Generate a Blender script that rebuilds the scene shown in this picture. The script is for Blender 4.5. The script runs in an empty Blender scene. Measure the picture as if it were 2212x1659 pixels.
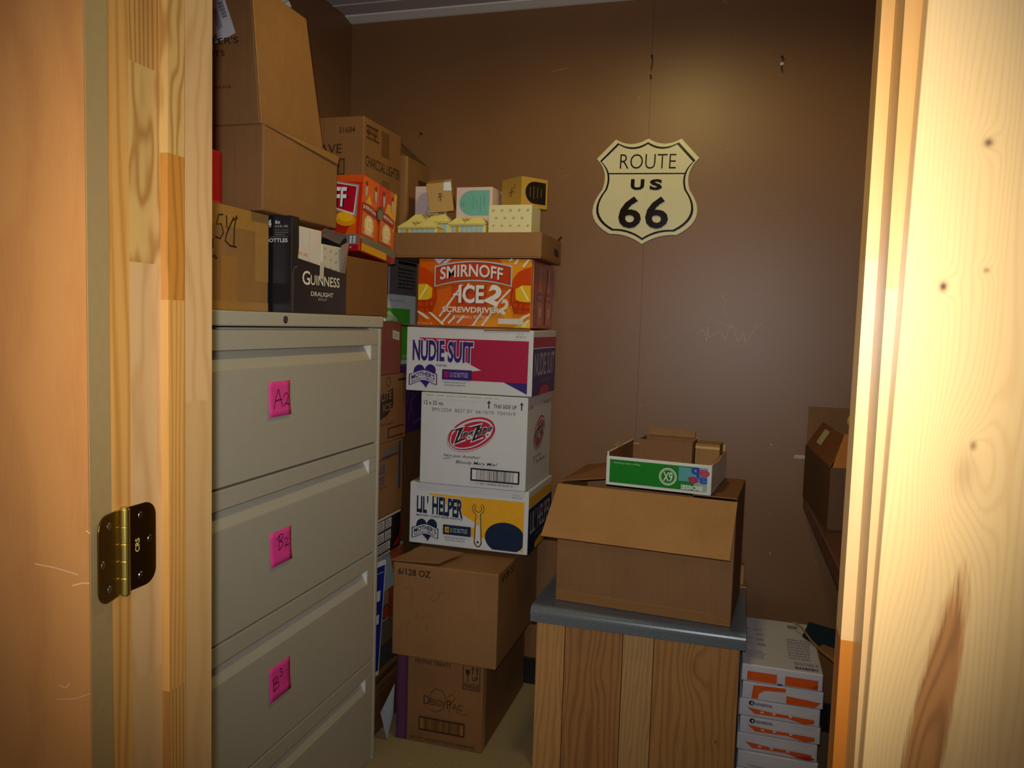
import bpy, bmesh, math, random
from mathutils import Vector, Matrix

random.seed(7)
SC = bpy.context.scene
COL = SC.collection
rad = math.radians

# ---------------------------------------------------------------- camera, world, lights, exposure
cam_d = bpy.data.cameras.new('camera')
cam_d.sensor_fit = 'HORIZONTAL'; cam_d.sensor_width = 36.0
cam_d.lens = 1680.0 / 2212.0 * 36.0
cam_d.clip_start = 0.02; cam_d.clip_end = 50
cam = bpy.data.objects.new('camera', cam_d); COL.objects.link(cam)
R_ = Vector((0.959065, 0.281514, 0.030728)); D_ = Vector((0.050916, -0.06468, -0.996606)); F_ = Vector((-0.278571, 0.957375, -0.076366))
cam.matrix_world = Matrix(((R_.x, -D_.x, -F_.x, 0), (R_.y, -D_.y, -F_.y, 0), (R_.z, -D_.z, -F_.z, 1.32), (0, 0, 0, 1)))
SC.camera = cam

w = bpy.data.worlds.new('world'); SC.world = w; w.use_nodes = True
w.node_tree.nodes['Background'].inputs[0].default_value = (0.95, 0.92, 1.0, 1)
w.node_tree.nodes['Background'].inputs[1].default_value = 0.10

def lamp(name, kind, loc, energy, color, **kw):
    d = bpy.data.lights.new(name, kind); d.energy = energy; d.color = color
    for k, v in kw.items(): setattr(d, k, v)
    o = bpy.data.objects.new(name, d); COL.objects.link(o); o.location = loc
    return o
def aim(o, target):
    o.rotation_euler = (Vector(target) - o.location).to_track_quat('-Z', 'Y').to_euler()

# warm ceiling lamp of the closet, the flash of the camera, the ceiling panel of the room in front
lamp('closet_ceiling_lamp', 'SPOT', (-0.26, 1.74, 2.36), 17, (1.0, 0.80, 0.28), spot_size=rad(179), spot_blend=0.42, shadow_soft_size=0.07)
fl = lamp('camera_flash', 'SPOT', (-0.012, -0.01, 1.365), 72, (0.93, 0.97, 1.0), spot_size=rad(84.5), spot_blend=1.0, shadow_soft_size=0.010)
aim(fl, (-0.5572, 1.9147, 1.25))
pl = lamp('room_ceiling_panel', 'AREA', (0.30, -1.35, 2.42), 10, (1.0, 0.95, 0.90), shape='RECTANGLE', size=1.2, size_y=0.6)

SC.view_settings.view_transform = 'Standard'
SC.view_settings.look = 'None'
SC.view_settings.exposure = 0.0
SC.view_settings.gamma = 1.0
SC.view_settings.use_curve_mapping = False

# ---------------------------------------------------------------- materials
def lin(h):
    h = h.lstrip('#'); c = [int(h[i:i+2], 16) / 255 for i in (0, 2, 4)]
    return tuple((x / 12.92 if x <= 0.04045 else ((x + 0.055) / 1.055) ** 2.4) for x in c) + (1,)
MATS = {}
def new_mat(name):
    m = bpy.data.materials.new(name); m.use_nodes = True
    nt = m.node_tree; b = nt.nodes['Principled BSDF']
    return m, nt, b
def N(nt, t, **kw):
    n = nt.nodes.new(t)
    for k, v in kw.items():
        if isinstance(k, str) and hasattr(n, k): setattr(n, k, v)
    return n
def L(nt, a, b): nt.links.new(a, b)
def math_n(nt, op, a, b=None, c=None):
    n = nt.nodes.new('ShaderNodeMath'); n.operation = op
    for i, v in enumerate((a, b, c)):
        if v is None: continue
        if isinstance(v, (int, float)): n.inputs[i].default_value = v
        else: nt.links.new(v, n.inputs[i])
    return n.outputs[0]
def mix_n(nt, fac, a, b):
    n = nt.nodes.new('ShaderNodeMix'); n.data_type = 'RGBA'
    for s, v in ((n.inputs[0], fac), (n.inputs[6], a), (n.inputs[7], b)):
        if isinstance(v, (int, float, tuple)): s.default_value = v
        else: nt.links.new(v, s)
    return n.outputs[2]
def noise_n(nt, vec, scale, detail=3, rough=0.55):
    n = nt.nodes.new('ShaderNodeTexNoise'); n.inputs['Scale'].default_value = scale
    n.inputs['Detail'].default_value = detail; n.inputs['Roughness'].default_value = rough
    nt.links.new(vec, n.inputs['Vector']); return n.outputs['Fac']
def bump_n(nt, b, h, strength, dist):
    n = nt.nodes.new('ShaderNodeBump'); n.inputs['Strength'].default_value = strength; n.inputs['Distance'].default_value = dist
    nt.links.new(h, n.inputs['Height']); nt.links.new(n.outputs[0], b.inputs['Normal'])

def paint(hexc, rough=0.5, var=0.08, scale=14, bump=0.0, bscale=300, metal=0.0, spec=0.5):
    key = ('p', hexc, rough, var, scale, bump, metal, spec)
    if key in MATS: return MATS[key]
    m, nt, b = new_mat('paint_' + hexc.strip('#'))
    c = lin(hexc); tc = nt.nodes.new('ShaderNodeTexCoord').outputs['Object']
    f = noise_n(nt, tc, scale)
    dk = tuple(x * (1 - var * 2) for x in c[:3]) + (1,); lt = tuple(min(1, x * (1 + var)) for x in c[:3]) + (1,)
    L(nt, mix_n(nt, f, dk, lt), b.inputs['Base Color'])
    b.inputs['Roughness'].default_value = rough; b.inputs['Metallic'].default_value = metal
    b.inputs['Specular IOR Level'].default_value = spec
    if bump: bump_n(nt, b, noise_n(nt, tc, bscale, 2), bump, 0.001)
    MATS[key] = m; return m

def kraft(hexc='#b28350', corr='X', rough=0.62, stain=0.25):
    key = ('k', hexc, corr, rough)
    if key in MATS: return MATS[key]
    m, nt, b = new_mat('kraft_' + hexc.strip('#'))
    c = lin(hexc); tcn = nt.nodes.new('ShaderNodeTexCoord'); tc = tcn.outputs['Object']
    f1 = noise_n(nt, tc, 5, 4); f2 = noise_n(nt, tc, 420, 2)
    mp = nt.nodes.new('ShaderNodeMapping'); mp.inputs['Scale'].default_value = (220, 220, 7); L(nt, tc, mp.inputs[0])
    f3 = noise_n(nt, mp.outputs[0], 1.0, 2)
    f = math_n(nt, 'ADD', math_n(nt, 'MULTIPLY', f1, 0.5), math_n(nt, 'ADD', math_n(nt, 'MULTIPLY', f2, 0.25), math_n(nt, 'MULTIPLY', f3, 0.25)))
    rp = nt.nodes.new('ShaderNodeValToRGB'); rp.color_ramp.elements[0].position = 0.3; rp.color_ramp.elements[1].position = 0.7
    rp.color_ramp.elements[0].color = tuple(x * (1 - stain) for x in c[:3]) + (1,)
    rp.color_ramp.elements[1].color = tuple(x * (1 + stain * 0.5) for x in c[:3]) + (1,)
    L(nt, f, rp.inputs[0]); L(nt, rp.outputs[0], b.inputs['Base Color'])
    b.inputs['Roughness'].default_value = rough; b.inputs['Specular IOR Level'].default_value = 0.25
    bump_n(nt, b, f3, 0.12, 0.0006)
    MATS[key] = m; return m

def wood(name, light, dark, bands=70, contrast=0.6, warp=0.03, across='X', seed=0.0, rough=0.36, stretch=0.09,
         knots=(), streaks=(), core='#5a2c10', pore=0.25):
    m, nt, b = new_mat(name)
    tc = nt.nodes.new('ShaderNodeTexCoord').outputs['Object']
    sp = nt.nodes.new('ShaderNodeSeparateXYZ'); L(nt, tc, sp.inputs[0])
    a = sp.outputs[0] if across == 'X' else sp.outputs[1]; oth = sp.outputs[1] if across == 'X' else sp.outputs[0]; z = sp.outputs[2]
    cb = nt.nodes.new('ShaderNodeCombineXYZ')
    L(nt, math_n(nt, 'ADD', a, seed), cb.inputs[0]); L(nt, math_n(nt, 'ADD', oth, seed * 1.7), cb.inputs[1]); L(nt, math_n(nt, 'MULTIPLY', math_n(nt, 'ADD', z, seed), stretch), cb.inputs[2])
    n1 = noise_n(nt, cb.outputs[0], 9, 3)
    av = math_n(nt, 'ADD', a, math_n(nt, 'MULTIPLY', math_n(nt, 'SUBTRACT', n1, 0.5), warp * 6))
    kmask = None
    for (kx, kz, r, el, amp, cs) in knots:
        dx = math_n(nt, 'DIVIDE', math_n(nt, 'SUBTRACT', a, kx), r)
        dz = math_n(nt, 'DIVIDE', math_n(nt, 'SUBTRACT', z, kz), r * el)
        d2 = math_n(nt, 'ADD', math_n(nt, 'MULTIPLY', dx, dx), math_n(nt, 'MULTIPLY', dz, dz))
        e = math_n(nt, 'POWER', 2.718, math_n(nt, 'MULTIPLY', d2, -1.0))
        av = math_n(nt, 'ADD', av, math_n(nt, 'MULTIPLY', e, amp))
        if cs > 0:
            k = math_n(nt, 'MULTIPLY', math_n(nt, 'POWER', 2.718, math_n(nt, 'MULTIPLY', d2, -9.0)), cs)
            kmask = k if kmask is None else math_n(nt, 'MAXIMUM', kmask, k)
    s = math_n(nt, 'SINE', math_n(nt, 'MULTIPLY', av, bands * 6.2832))
    s = math_n(nt, 'MULTIPLY', math_n(nt, 'ADD', s, 1.0), 0.5)
    s = math_n(nt, 'POWER', s, 2.2)
    cb2 = nt.nodes.new('ShaderNodeCombineXYZ'); L(nt, math_n(nt, 'MULTIPLY', a, 60), cb2.inputs[0]); L(nt, math_n(nt, 'MULTIPLY', oth, 60), cb2.inputs[1]); L(nt, math_n(nt, 'MULTIPLY', z, 2.2), cb2.inputs[2])
    fib = noise_n(nt, cb2.outputs[0], 14, 3)
    big = noise_n(nt, cb.outputs[0], 4, 2)
    f = math_n(nt, 'ADD', math_n(nt, 'MULTIPLY', s, contrast), math_n(nt, 'MULTIPLY', math_n(nt, 'SUBTRACT', fib, 0.45), pore))
    f = math_n(nt, 'ADD', f, math_n(nt, 'MULTIPLY', math_n(nt, 'SUBTRACT', big, 0.5), 0.55))
    f = math_n(nt, 'MINIMUM', math_n(nt, 'MAXIMUM', f, 0.0), 1.0)
    c = mix_n(nt, f, lin(light), lin(dark))
    for (kx, kz, r, el, slope, hexs, amt) in streaks:      # heartwood streaks
        xx = math_n(nt, 'SUBTRACT', math_n(nt, 'SUBTRACT', a, kx), math_n(nt, 'MULTIPLY', math_n(nt, 'SUBTRACT', z, kz), slope))
        dx = math_n(nt, 'DIVIDE', xx, r); dz = math_n(nt, 'DIVIDE', math_n(nt, 'SUBTRACT', z, kz), r * el)
        d2 = math_n(nt, 'ADD', math_n(nt, 'MULTIPLY', dx, dx), math_n(nt, 'MULTIPLY', dz, dz))
        d2 = math_n(nt, 'ADD', d2, math_n(nt, 'MULTIPLY', math_n(nt, 'SUBTRACT', fib, 0.5), 0.9))
        mr = nt.nodes.new('ShaderNodeMapRange'); L(nt, d2, mr.inputs[0]); mr.inputs[1].default_value = 1.25; mr.inputs[2].default_value = 0.75
        mr.inputs[3].default_value = 0; mr.inputs[4].default_value = amt
        sc = mix_n(nt, math_n(nt, 'MULTIPLY', s, 0.5), lin(hexs), lin(core))
        c = mix_n(nt, mr.outputs[0], c, sc)
    if kmask is not None: c = mix_n(nt, kmask, c, lin('#3a1a0c'))
    L(nt, c, b.inputs['Base Color'])
    b.inputs['Roughness'].default_value = rough; b.inputs['Specular IOR Level'].default_value = 0.5
    bump_n(nt, b, fib, 0.06, 0.0008)
    return m

def ink(hexc, rough=0.5):
    key = ('i', hexc, rough)
    if key in MATS: return MATS[key]
    m, nt, b = new_mat('ink_' + hexc.strip('#'))
    c = lin(hexc); tc = nt.nodes.new('ShaderNodeTexCoord').outputs['Object']
    f = noise_n(nt, tc, 60, 3)
    L(nt, mix_n(nt, f, tuple(x * 0.88 for x in c[:3]) + (1,), tuple(min(1, x * 1.08) for x in c[:3]) + (1,)), b.inputs['Base Color'])
    b.inputs['Roughness'].default_value = rough; b.inputs['Specular IOR Level'].default_value = 0.35
    MATS[key] = m; return m

# ---------------------------------------------------------------- mesh helpers
def obj(name, bm, mats, parent=None, bevel=0.0, seg=2, smooth=False, recalc=True, angle=35):
    if recalc: bmesh.ops.recalc_face_normals(bm, faces=bm.faces[:])
    me = bpy.data.meshes.new(name); bm.to_mesh(me); bm.free()
    for m in (mats if isinstance(mats, (list, tuple)) else [mats]): me.materials.append(m)
    o = bpy.data.objects.new(name, me); COL.objects.link(o)
    if parent: o.parent = parent
    if bevel:
        md = o.modifiers.new('bevel', 'BEVEL'); md.width = bevel; md.segments = seg; md.limit_method = 'ANGLE'; md.angle_limit = rad(angle)
        md.harden_normals = False
    if smooth:
        for p in me.polygons: p.use_smooth = True
    return o
def B(): return bmesh.new()
def box(bm, x0, x1, y0, y1, z0, z1, mi=0, M=None):
    vs = [Vector(p) for p in ((x0,y0,z0),(x1,y0,z0),(x1,y1,z0),(x0,y1,z0),(x0,y0,z1),(x1,y0,z1),(x1,y1,z1),(x0,y1,z1))]
    if M is not None: vs = [M @ v for v in vs]
    v = [bm.verts.new(p) for p in vs]
    for f in ((0,3,2,1),(4,5,6,7),(0,1,5,4),(1,2,6,5),(2,3,7,6),(3,0,4,7)):
        fc = bm.faces.new([v[i] for i in f]); fc.material_index = mi
    return v
def hexa(bm, low, high, mi=0):
    v = [bm.verts.new(Vector(p)) for p in list(low) + list(high)]; n = len(low)
    bm.faces.new(v[:n][::-1]).material_index = mi; bm.faces.new(v[n:]).material_index = mi
    for i in range(n):
        j = (i + 1) % n; bm.faces.new((v[i], v[j], v[n+j], v[n+i])).material_index = mi
def slab(bm, quad, t, mi=0):
    q = [Vector(p) for p in quad]; n = (q[1] - q[0]).cross(q[2] - q[0]).normalized() * t
    hexa(bm, q, [p + n for p in q], mi)
def cyl(bm, c, axis, r, h, seg=24, mi=0, r2=None):
    c = Vector(c); ax = Vector(axis).normalized(); q = ax.to_track_quat('Z', 'Y'); r2 = r if r2 is None else r2
    lo = [c + q @ Vector((r*math.cos(2*math.pi*i/seg), r*math.sin(2*math.pi*i/seg), 0)) for i in range(seg)]
    hi = [c + q @ Vector((r2*math.cos(2*math.pi*i/seg), r2*math.sin(2*math.pi*i/seg), h)) for i in range(seg)]
    hexa(bm, lo, hi, mi)
def tube(bm, pts, r, seg=8, mi=0):
    pts = [Vector(p) for p in pts]; rings = []
    for i, p in enumerate(pts):
        d = (pts[min(i+1, len(pts)-1)] - pts[max(i-1, 0)]).normalized(); q = d.to_track_quat('Z', 'Y')
        rings.append([bm.verts.new(p + q @ Vector((r*math.cos(2*math.pi*k/seg), r*math.sin(2*math.pi*k/seg), 0))) for k in range(seg)])
    for a, b in zip(rings, rings[1:]):
        for k in range(seg): bm.faces.new((a[k], a[(k+1)%seg], b[(k+1)%seg], b[k])).material_index = mi
    bm.faces.new(rings[0][::-1]).material_index = mi; bm.faces.new(rings[-1]).material_index = mi

def empty(name, label, cat, loc=(0,0,0), rot=(0,0,0), group=None):
    o = bpy.data.objects.new(name, None); COL.objects.link(o); o.location = loc; o.rotation_euler = rot
    o.empty_display_size = 0.05
    return tag(o, label, cat, group)
def tag(o, label, cat, group=None):
    o['label'] = label; o['category'] = cat
    if group: o['group'] = group
    return o
def struct(o): o['kind'] = 'structure'; return o

# ---------------------------------------------------------------- printed artwork on a face
GLY = {}
def glyphs(s, bold):
    k = (s, bold)
    if k in GLY: return GLY[k]
    cu = bpy.data.curves.new('lettering', 'FONT'); cu.body = s; cu.offset = bold; cu.resolution_u = 3; cu.size = 1
    o = bpy.data.objects.new('lettering', cu); COL.objects.link(o)
    dg = bpy.context.evaluated_depsgraph_get(); dg.update()
    me = bpy.data.meshes.new_from_object(o.evaluated_get(dg))
    vs = [(v.co.x, v.co.y) for v in me.vertices]; fs = [tuple(p.vertices) for p in me.polygons]
    bpy.data.objects.remove(o); bpy.data.curves.remove(cu); bpy.data.meshes.remove(me)
    if vs:
        x0 = min(v[0] for v in vs); x1 = max(v[0] for v in vs); y0 = min(v[1] for v in vs); y1 = max(v[1] for v in vs)
        vs = [((v[0]-x0)/max(x1-x0, 1e-6), (v[1]-y0)/max(y1-y0, 1e-6)) for v in vs]
    GLY[k] = (vs, fs); return GLY[k]

class Art:
    def __init__(s, O, U, V, rough=0.5):
        s.O, s.U, s.V = Vector(O), Vector(U), Vector(V); s.n = s.U.cross(s.V).normalized()
        s.bm = B(); s.mats = []; s.k = 1; s.rough = rough
    def P(s, u, v, clip=True):
        if clip: u = min(max(u, 0.006), 0.994); v = min(max(v, 0.006), 0.994)
        return s.O + s.U*u + s.V*v + s.n*(0.00022*s.k)
    def mi(s, c):
        m = ink(c, s.rough)
        if m not in s.mats: s.mats.append(m)
        return s.mats.index(m)
    def poly(s, pts, c, step=True):
        vs = [s.bm.verts.new(s.P(*p)) for p in pts]
        try:
            f = s.bm.faces.new(vs); f.material_index = s.mi(c)
        except ValueError: pass
        if step: s.k += 1
        return s
    def rect(s, u0, v0, u1, v1, c, step=True): return s.poly([(u0,v0),(u1,v0),(u1,v1),(u0,v1)], c, step)
    def ell(s, cu, cv, ru, rv, c, tilt=0, a0=0, a1=360, n=36):
        asp = s.V.length / s.U.length; t = rad(tilt); pts = []
        for i in range(n + (0 if a1 - a0 >= 360 else 1)):
            a = rad(a0 + (a1-a0)*i/n); x = ru*math.cos(a); y = rv*asp*math.sin(a)
            pts.append((cu + x*math.cos(t) - y*math.sin(t), cv + (x*math.sin(t) + y*math.cos(t))/asp))
        return s.poly(pts, c)
    def ring(s, cu, cv, ru, rv, wd, c, tilt=0, a0=0, a1=360, n=40):
        asp = s.V.length / s.U.length; t = rad(tilt); rows = []
        for i in range(n+1):
            a = rad(a0 + (a1-a0)*i/n); row = []
            for q in (0, wd):
                x = (ru-q)*math.cos(a); y = (rv*asp-q)*math.sin(a)
                row.append(s.bm.verts.new(s.P(cu + x*math.cos(t) - y*math.sin(t), cv + (x*math.sin(t) + y*math.cos(t))/asp)))
            rows.append(row)
        for a, b in zip(rows, rows[1:]):
            s.bm.faces.new((a[0], b[0], b[1], a[1])).material_index = s.mi(c)
        s.k += 1; return s
    def line(s, pts, wd, c):                     # wd in metres
        P = [s.P(*p) for p in pts]; L_, R__ = [], []
        for i, p in enumerate(P):
            d = (P[min(i+1, len(P)-1)] - P[max(i-1, 0)]); d = d.normalized() if d.length > 1e-9 else s.U.normalized()
            q = s.n.cross(d) * wd/2
            L_.append(s.bm.verts.new(p+q)); R__.append(s.bm.verts.new(p-q))
        for i in range(len(P)-1):
            s.bm.faces.new((R__[i], R__[i+1], L_[i+1], L_[i])).material_index = s.mi(c)
        s.k += 1; return s
    def text(s, t, u0, v0, u1, v1, c, bold=0.0, shear=0.0, arch=0.0, flip=False, quad=None, dv=0.0, vert=False):
        vs, fs = glyphs(t, bold); out = []
        for a, b in vs:
            if vert: a, b = 1-b, a
            if flip: a, b = 1-a, 1-b
            if quad:
                (ax,ay),(bx,by),(cx,cy),(dx,dy) = quad
                u = (ax*(1-a)+bx*a)*(1-b) + (dx*(1-a)+cx*a)*b; v = (ay*(1-a)+by*a)*(1-b) + (dy*(1-a)+cy*a)*b
            else:
                u = u0 + (u1-u0)*a + shear*(b-0.5); v = v0 + (v1-v0)*b + arch*(1-(2*a-1)**2) + dv*a
            out.append(s.bm.verts.new(s.P(u, v)))
        for f in fs:
            try: s.bm.faces.new([out[i] for i in f]).material_index = s.mi(c)
            except ValueError: pass
        s.k += 1; return s
    def bars(s, u0, v0, u1, v1, c, n=30):
        u = u0; r = random.Random(int(u0*1e4)+n)
        step = (u1-u0)/n
        for i in range(n):
            wd = step*r.choice((0.3, 0.45, 0.7)); s.rect(u0+i*step, v0, u0+i*step+wd, v1, c, False)
        s.k += 1; return s
    def smalltext(s, u0, v0, u1, v1, c, rows=3):      # lines of print too small to read
        r = random.Random(rows*7+int(u0*999)); h = (v1-v0)/rows
        for i in range(rows):
            u = u0; e = u1 - r.random()*0.2*(u1-u0)
            while u < e:
                wd = (u1-u0)*(0.04+0.1*r.random()); s.rect(u, v0+h*(i+0.2), min(u+wd, e), v0+h*(i+0.62), c, False); u += wd + (u1-u0)*0.025
        s.k += 1; return s
    def build(s, name, parent):
        if not s.mats: s.bm.free(); return None
        return obj(name, s.bm, s.mats, parent, recalc=False)

class Carton:
    def __init__(s, name, label, cat, x0, x1, y0, y1, z0, z1, mat, group=None, rot=(0,0,0), bev=0.003, body=True, shear=(0,0), skew=None):
        s.w, s.d, s.h = x1-x0, y1-y0, z1-z0; s.mat = mat
        s.root = empty(name, label, cat, ((x0+x1)/2, (y0+y1)/2, z0), rot, group)
        s.sh = shear
        if body:
            bm = B(); v = box(bm, -s.w/2, s.w/2, -s.d/2, s.d/2, 0, s.h)
            for q in v:
                if q.co.z > s.h/2: q.co.x += shear[0]; q.co.y += shear[1]
            s.body = obj('body', bm, mat, s.root, bev)
    def art(s, face, rough=0.5):
        w, d, h = s.w, s.d, s.h; sx, sy = s.sh
        if face == 'front': return Art((-w/2, -d/2, 0), (w, 0, 0), (sx, sy, h), rough)
        if face == 'right': return Art((w/2, -d/2, 0), (0, d, 0), (sx, sy, h), rough)
        if face == 'top':   return Art((-w/2, -d/2, h), (w, 0, 0), (0, d, 0), rough)
    def tape_strip(s, face, u0, v0, u1, v1, c='#9c7a3e', name='tape', rough=0.22):
        a = s.art(face, rough); a.rect(u0, v0, u1, v1, c); return a.build(name, s.root)
def open_shell(bm, w, d, h, t=0.004, mi=0, hf=None, hb=None, hl=None, hr=None):
    hf, hb, hl, hr = (hf or h), (hb or h), (hl or h), (hr or h)
    box(bm, -w/2, w/2, -d/2, d/2, 0, t, mi)
    box(bm, -w/2, w/2, -d/2, -d/2+t, t, hf, mi); box(bm, -w/2, w/2, d/2-t, d/2, t, hb, mi)
    box(bm, -w/2, -w/2+t, -d/2+t, d/2-t, t, hl, mi); box(bm, w/2-t, w/2, -d/2+t, d/2-t, t, hr, mi)

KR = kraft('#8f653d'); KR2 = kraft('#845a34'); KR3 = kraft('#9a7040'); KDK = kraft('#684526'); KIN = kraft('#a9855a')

# ================================================================ SETTING
BY, LX, RX, CZ = 2.70, -1.45, 0.55, 2.43
FY0, FY1 = 0.635, 0.785
OX0, OX1, OH = -0.618, 0.122, 2.06

def wall_paint():
    m, nt, b = new_mat('brown_panel_paint')
    tc = nt.nodes.new('ShaderNodeTexCoord').outputs['Object']
    f1 = noise_n(nt, tc, 3, 3); f2 = noise_n(nt, tc, 180, 3)
    c = mix_n(nt, f1, lin('#76512f'), lin('#845c3a'))
    sp = noise_n(nt, tc, 55, 2, 0.4)
    mr = nt.nodes.new('ShaderNodeMapRange'); L(nt, sp, mr.inputs[0]); mr.inputs[1].default_value = 0.76; mr.inputs[2].default_value = 0.80
    c = mix_n(nt, math_n(nt, 'MULTIPLY', mr.outputs[0], 0.25), c, lin('#b89a78'))
    L(nt, c, b.inputs['Base Color'])
    b.inputs['Roughness'].default_value = 0.42; b.inputs['Specular IOR Level'].default_value = 0.45
    bump_n(nt, b, f2, 0.22, 0.0012)
    return m
WALL = wall_paint(); SCUFF = paint('#b9a189', 0.5, 0.2, 60); DARKGAP = paint('#2a1b10', 0.8)

bm = B(); box(bm, LX-0.3, RX+0.3, -2.2, BY+0.1, -0.05, 0.0)
m, nt, b = new_mat('floor_sheet')
tc = nt.nodes.new('ShaderNodeTexCoord').outputs['Object']
L(nt, mix_n(nt, noise_n(nt, tc, 90, 4), lin('#8a7654'), lin('#a8946c')), b.inputs['Base Color']); b.inputs['Roughness'].default_value = 0.5
struct(obj('floor', bm, m))
bm = B(); box(bm, LX-0.1, RX+0.1, FY0, BY+0.1, CZ, CZ+0.05)
struct(obj('ceiling', bm, paint('#b9b0b0', 0.7, 0.05, 40, 0.3, 120)))

# back wall: two sheets of panelling meeting at a seam, with pale scuffs
bm = B()
box(bm, LX-0.1, -0.3328, BY, BY+0.06, 0, CZ); box(bm, -0.3320, RX+0.1, BY, BY+0.06, 0, CZ); box(bm, -0.34, -0.32, BY+0.0012, BY+0.05, 0, CZ, 2)
def scuff(pts, wd=0.002):
    for (x0, z0), (x1, z1) in zip(pts, pts[1:]):
        d = Vector((x1-x0, 0, z1-z0)); q = Vector((-d.z, 0, d.x)).normalized()*wd/2
        p0, p1 = Vector((x0, BY-0.0004, z0)), Vector((x1, BY-0.0004, z1))
        f = bm.faces.new([bm.verts.new(p) for p in (p0-q, p1-q, p1+q, p0+q)]); f.material_index = 1
rr = random.Random(3)
p = [(-0.135, 1.31)]
for i in range(16):
    x, z = p[-1]; p.append((x + 0.012 + rr.uniform(-0.012, 0.010), 1.315 + rr.uniform(-0.035, 0.035)))
scuff(p, 0.0012)
scuff([(-0.07, 1.44), (-0.05, 1.42), (-0.06, 1.39), (-0.045, 1.37)], 0.001); scuff([(-0.1, 1.36), (-0.02, 1.33)], 0.001)
for x, z in ((-0.75, 0.75), (-0.03, 0.90), (0.115, 0.945), (0.13, 0.58), (-0.60, 0.70)):
    scuff([(x, z), (x+0.003, z+0.007)], 0.003)
scuff([(0.19, 0.915), (0.235, 0.915)], 0.012); scuff([(-0.68, 2.2), (-0.62, 2.21)], 0.001)
struct(obj('wall_back', bm, [WALL, SCUFF, DARKGAP], recalc=False))
bm = B(); box(bm, LX-0.06, LX, FY0, BY, 0, CZ); struct(obj('wall_left', bm, WALL))
bm = B(); box(bm, RX, RX+0.06, FY0, BY, 0, CZ); struct(obj('wall_right', bm, WALL))
bm = B()
box(bm, LX-0.6, OX0, FY0, FY1, 0, CZ+0.05); box(bm, OX1, RX+0.8, FY0, FY1, 0, CZ+0.05); box(bm, OX0, OX1, FY0, FY1, OH, CZ+0.05)
struct(obj('wall_front', bm, WALL))
bm = B(); box(bm, LX, RX, BY-0.006, BY, 0, 0.10); struct(obj('baseboard_back', bm, paint('#15120f', 0.5), None, 0.002))
# white cove strip along the back ceiling corner
bm = B(); hexa(bm, [(LX, BY, CZ-0.012), (LX, BY-0.010, CZ-0.012), (LX, BY-0.052, CZ-0.004), (LX, BY-0.055, CZ), (LX, BY, CZ)],
               [(RX, BY, CZ-0.012), (RX, BY-0.010, CZ-0.012), (RX, BY-0.052, CZ-0.004), (RX, BY-0.055, CZ), (RX, BY, CZ)])
struct(obj('trim_1', bm, paint('#e8e6dc', 0.45, 0.03)))
bm = B()
for k in range(1, 6): box(bm, LX, RX, BY-0.055-0.09*k, BY-0.055-0.09*k+0.006, CZ-0.003, CZ)
struct(obj('trim_2', bm, paint('#cfc6c6', 0.6, 0.03)))

# ---------------------------------------------------------------- door jambs, stops, casing
W1 = wood('pine_straight', '#bd8844', '#985d1c', 120, 0.55, 0.012, 'Y', 0.3)
W2 = wood('pine_pale', '#bf9460', '#a87840', 38, 0.45, 0.03, 'Y', 1.7, stretch=0.22)
W3 = wood('pine_cathedral', '#ba9050', '#8f5c22', 42, 0.75, 0.045, 'Y', 4.1, stretch=0.30)
W4 = wood('pine_amber', '#ad7029', '#824812', 50, 0.6, 0.03, 'Y', 6.3, stretch=0.2)
W5 = wood('pine_striped', '#b48242', '#8a5522', 170, 0.8, 0.006, 'Y', 9.9)
W6 = wood('pine_flat', '#b88e58', '#a3763f', 24, 0.35, 0.03, 'Y', 12.2, stretch=0.2)
bm = B()
def seg(y0, y1, zs, mis, x0=-0.618, x1=-0.600):
    for (za, zb), mi in zip(zip(zs, zs[1:]), mis): box(bm, x0, x1, y0, y1, za, zb, mi)
seg(0.633, 0.656, (0, 1.02, 2.06), (0, 0))
seg(0.656, 0.7005, (0, 0.93, 1.372, 1.572, 2.06), (5, 1, 2, 4))
seg(0.7005, 0.785, (0, 1.22, 2.06), (5, 1))
jl = struct(obj('trim_3', bm, [W1, W2, W3, W4, W5, W6]))
bm = B()
for (za, zb), mi in zip(((0, 0.90), (0.90, 1.335), (1.335, 1.49), (1.49, 2.05)), (4, 0, 3, 2)):
    box(bm, -0.6, -0.5903, 0.7005, 0.7260, za, zb, mi)
obj('door_stop', bm, [W1, W2, W3, W4, W5, W6], jl)
RW1 = wood('pine_right_jamb', '#cf9a52', '#b57a38', 60, 0.4, 0.02, 'Y', 2.2)
RW2 = wood('pine_right_orange', '#b56a1e', '#8f450d', 30, 0.5, 0.03, 'Y', 5.2)
RW3 = wood('pine_right_pale', '#d0a46a', '#bd8d55', 30, 0.3, 0.03, 'Y', 7.2)
bm = B()
for (za, zb), mi in zip(((0, 0.93), (0.93, 1.355), (1.355, 2.06)), (0, 2, 0)): box(bm, 0.102, 0.122, 0.637, 0.785, za, zb, mi)
jr = struct(obj('trim_4', bm, [RW1, RW2, RW3]))
bm = B()
for (za, zb), mi in zip(((0, 0.93), (0.93, 1.0), (1.0, 1.068), (1.068, 1.295), (1.295, 1.38), (1.38, 2.05)), (1, 1, 1, 2, 2, 0)):
    box(bm, 0.0925, 0.102, 0.680, 0.712, za, zb, mi)
obj('door_stop', bm, [RW1, RW2, RW3], jr)
bm = B(); box(bm, -0.6, 0.102, 0.633, 0.785, 2.05, 2.06); struct(obj('trim_6', bm, RW1))
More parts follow.
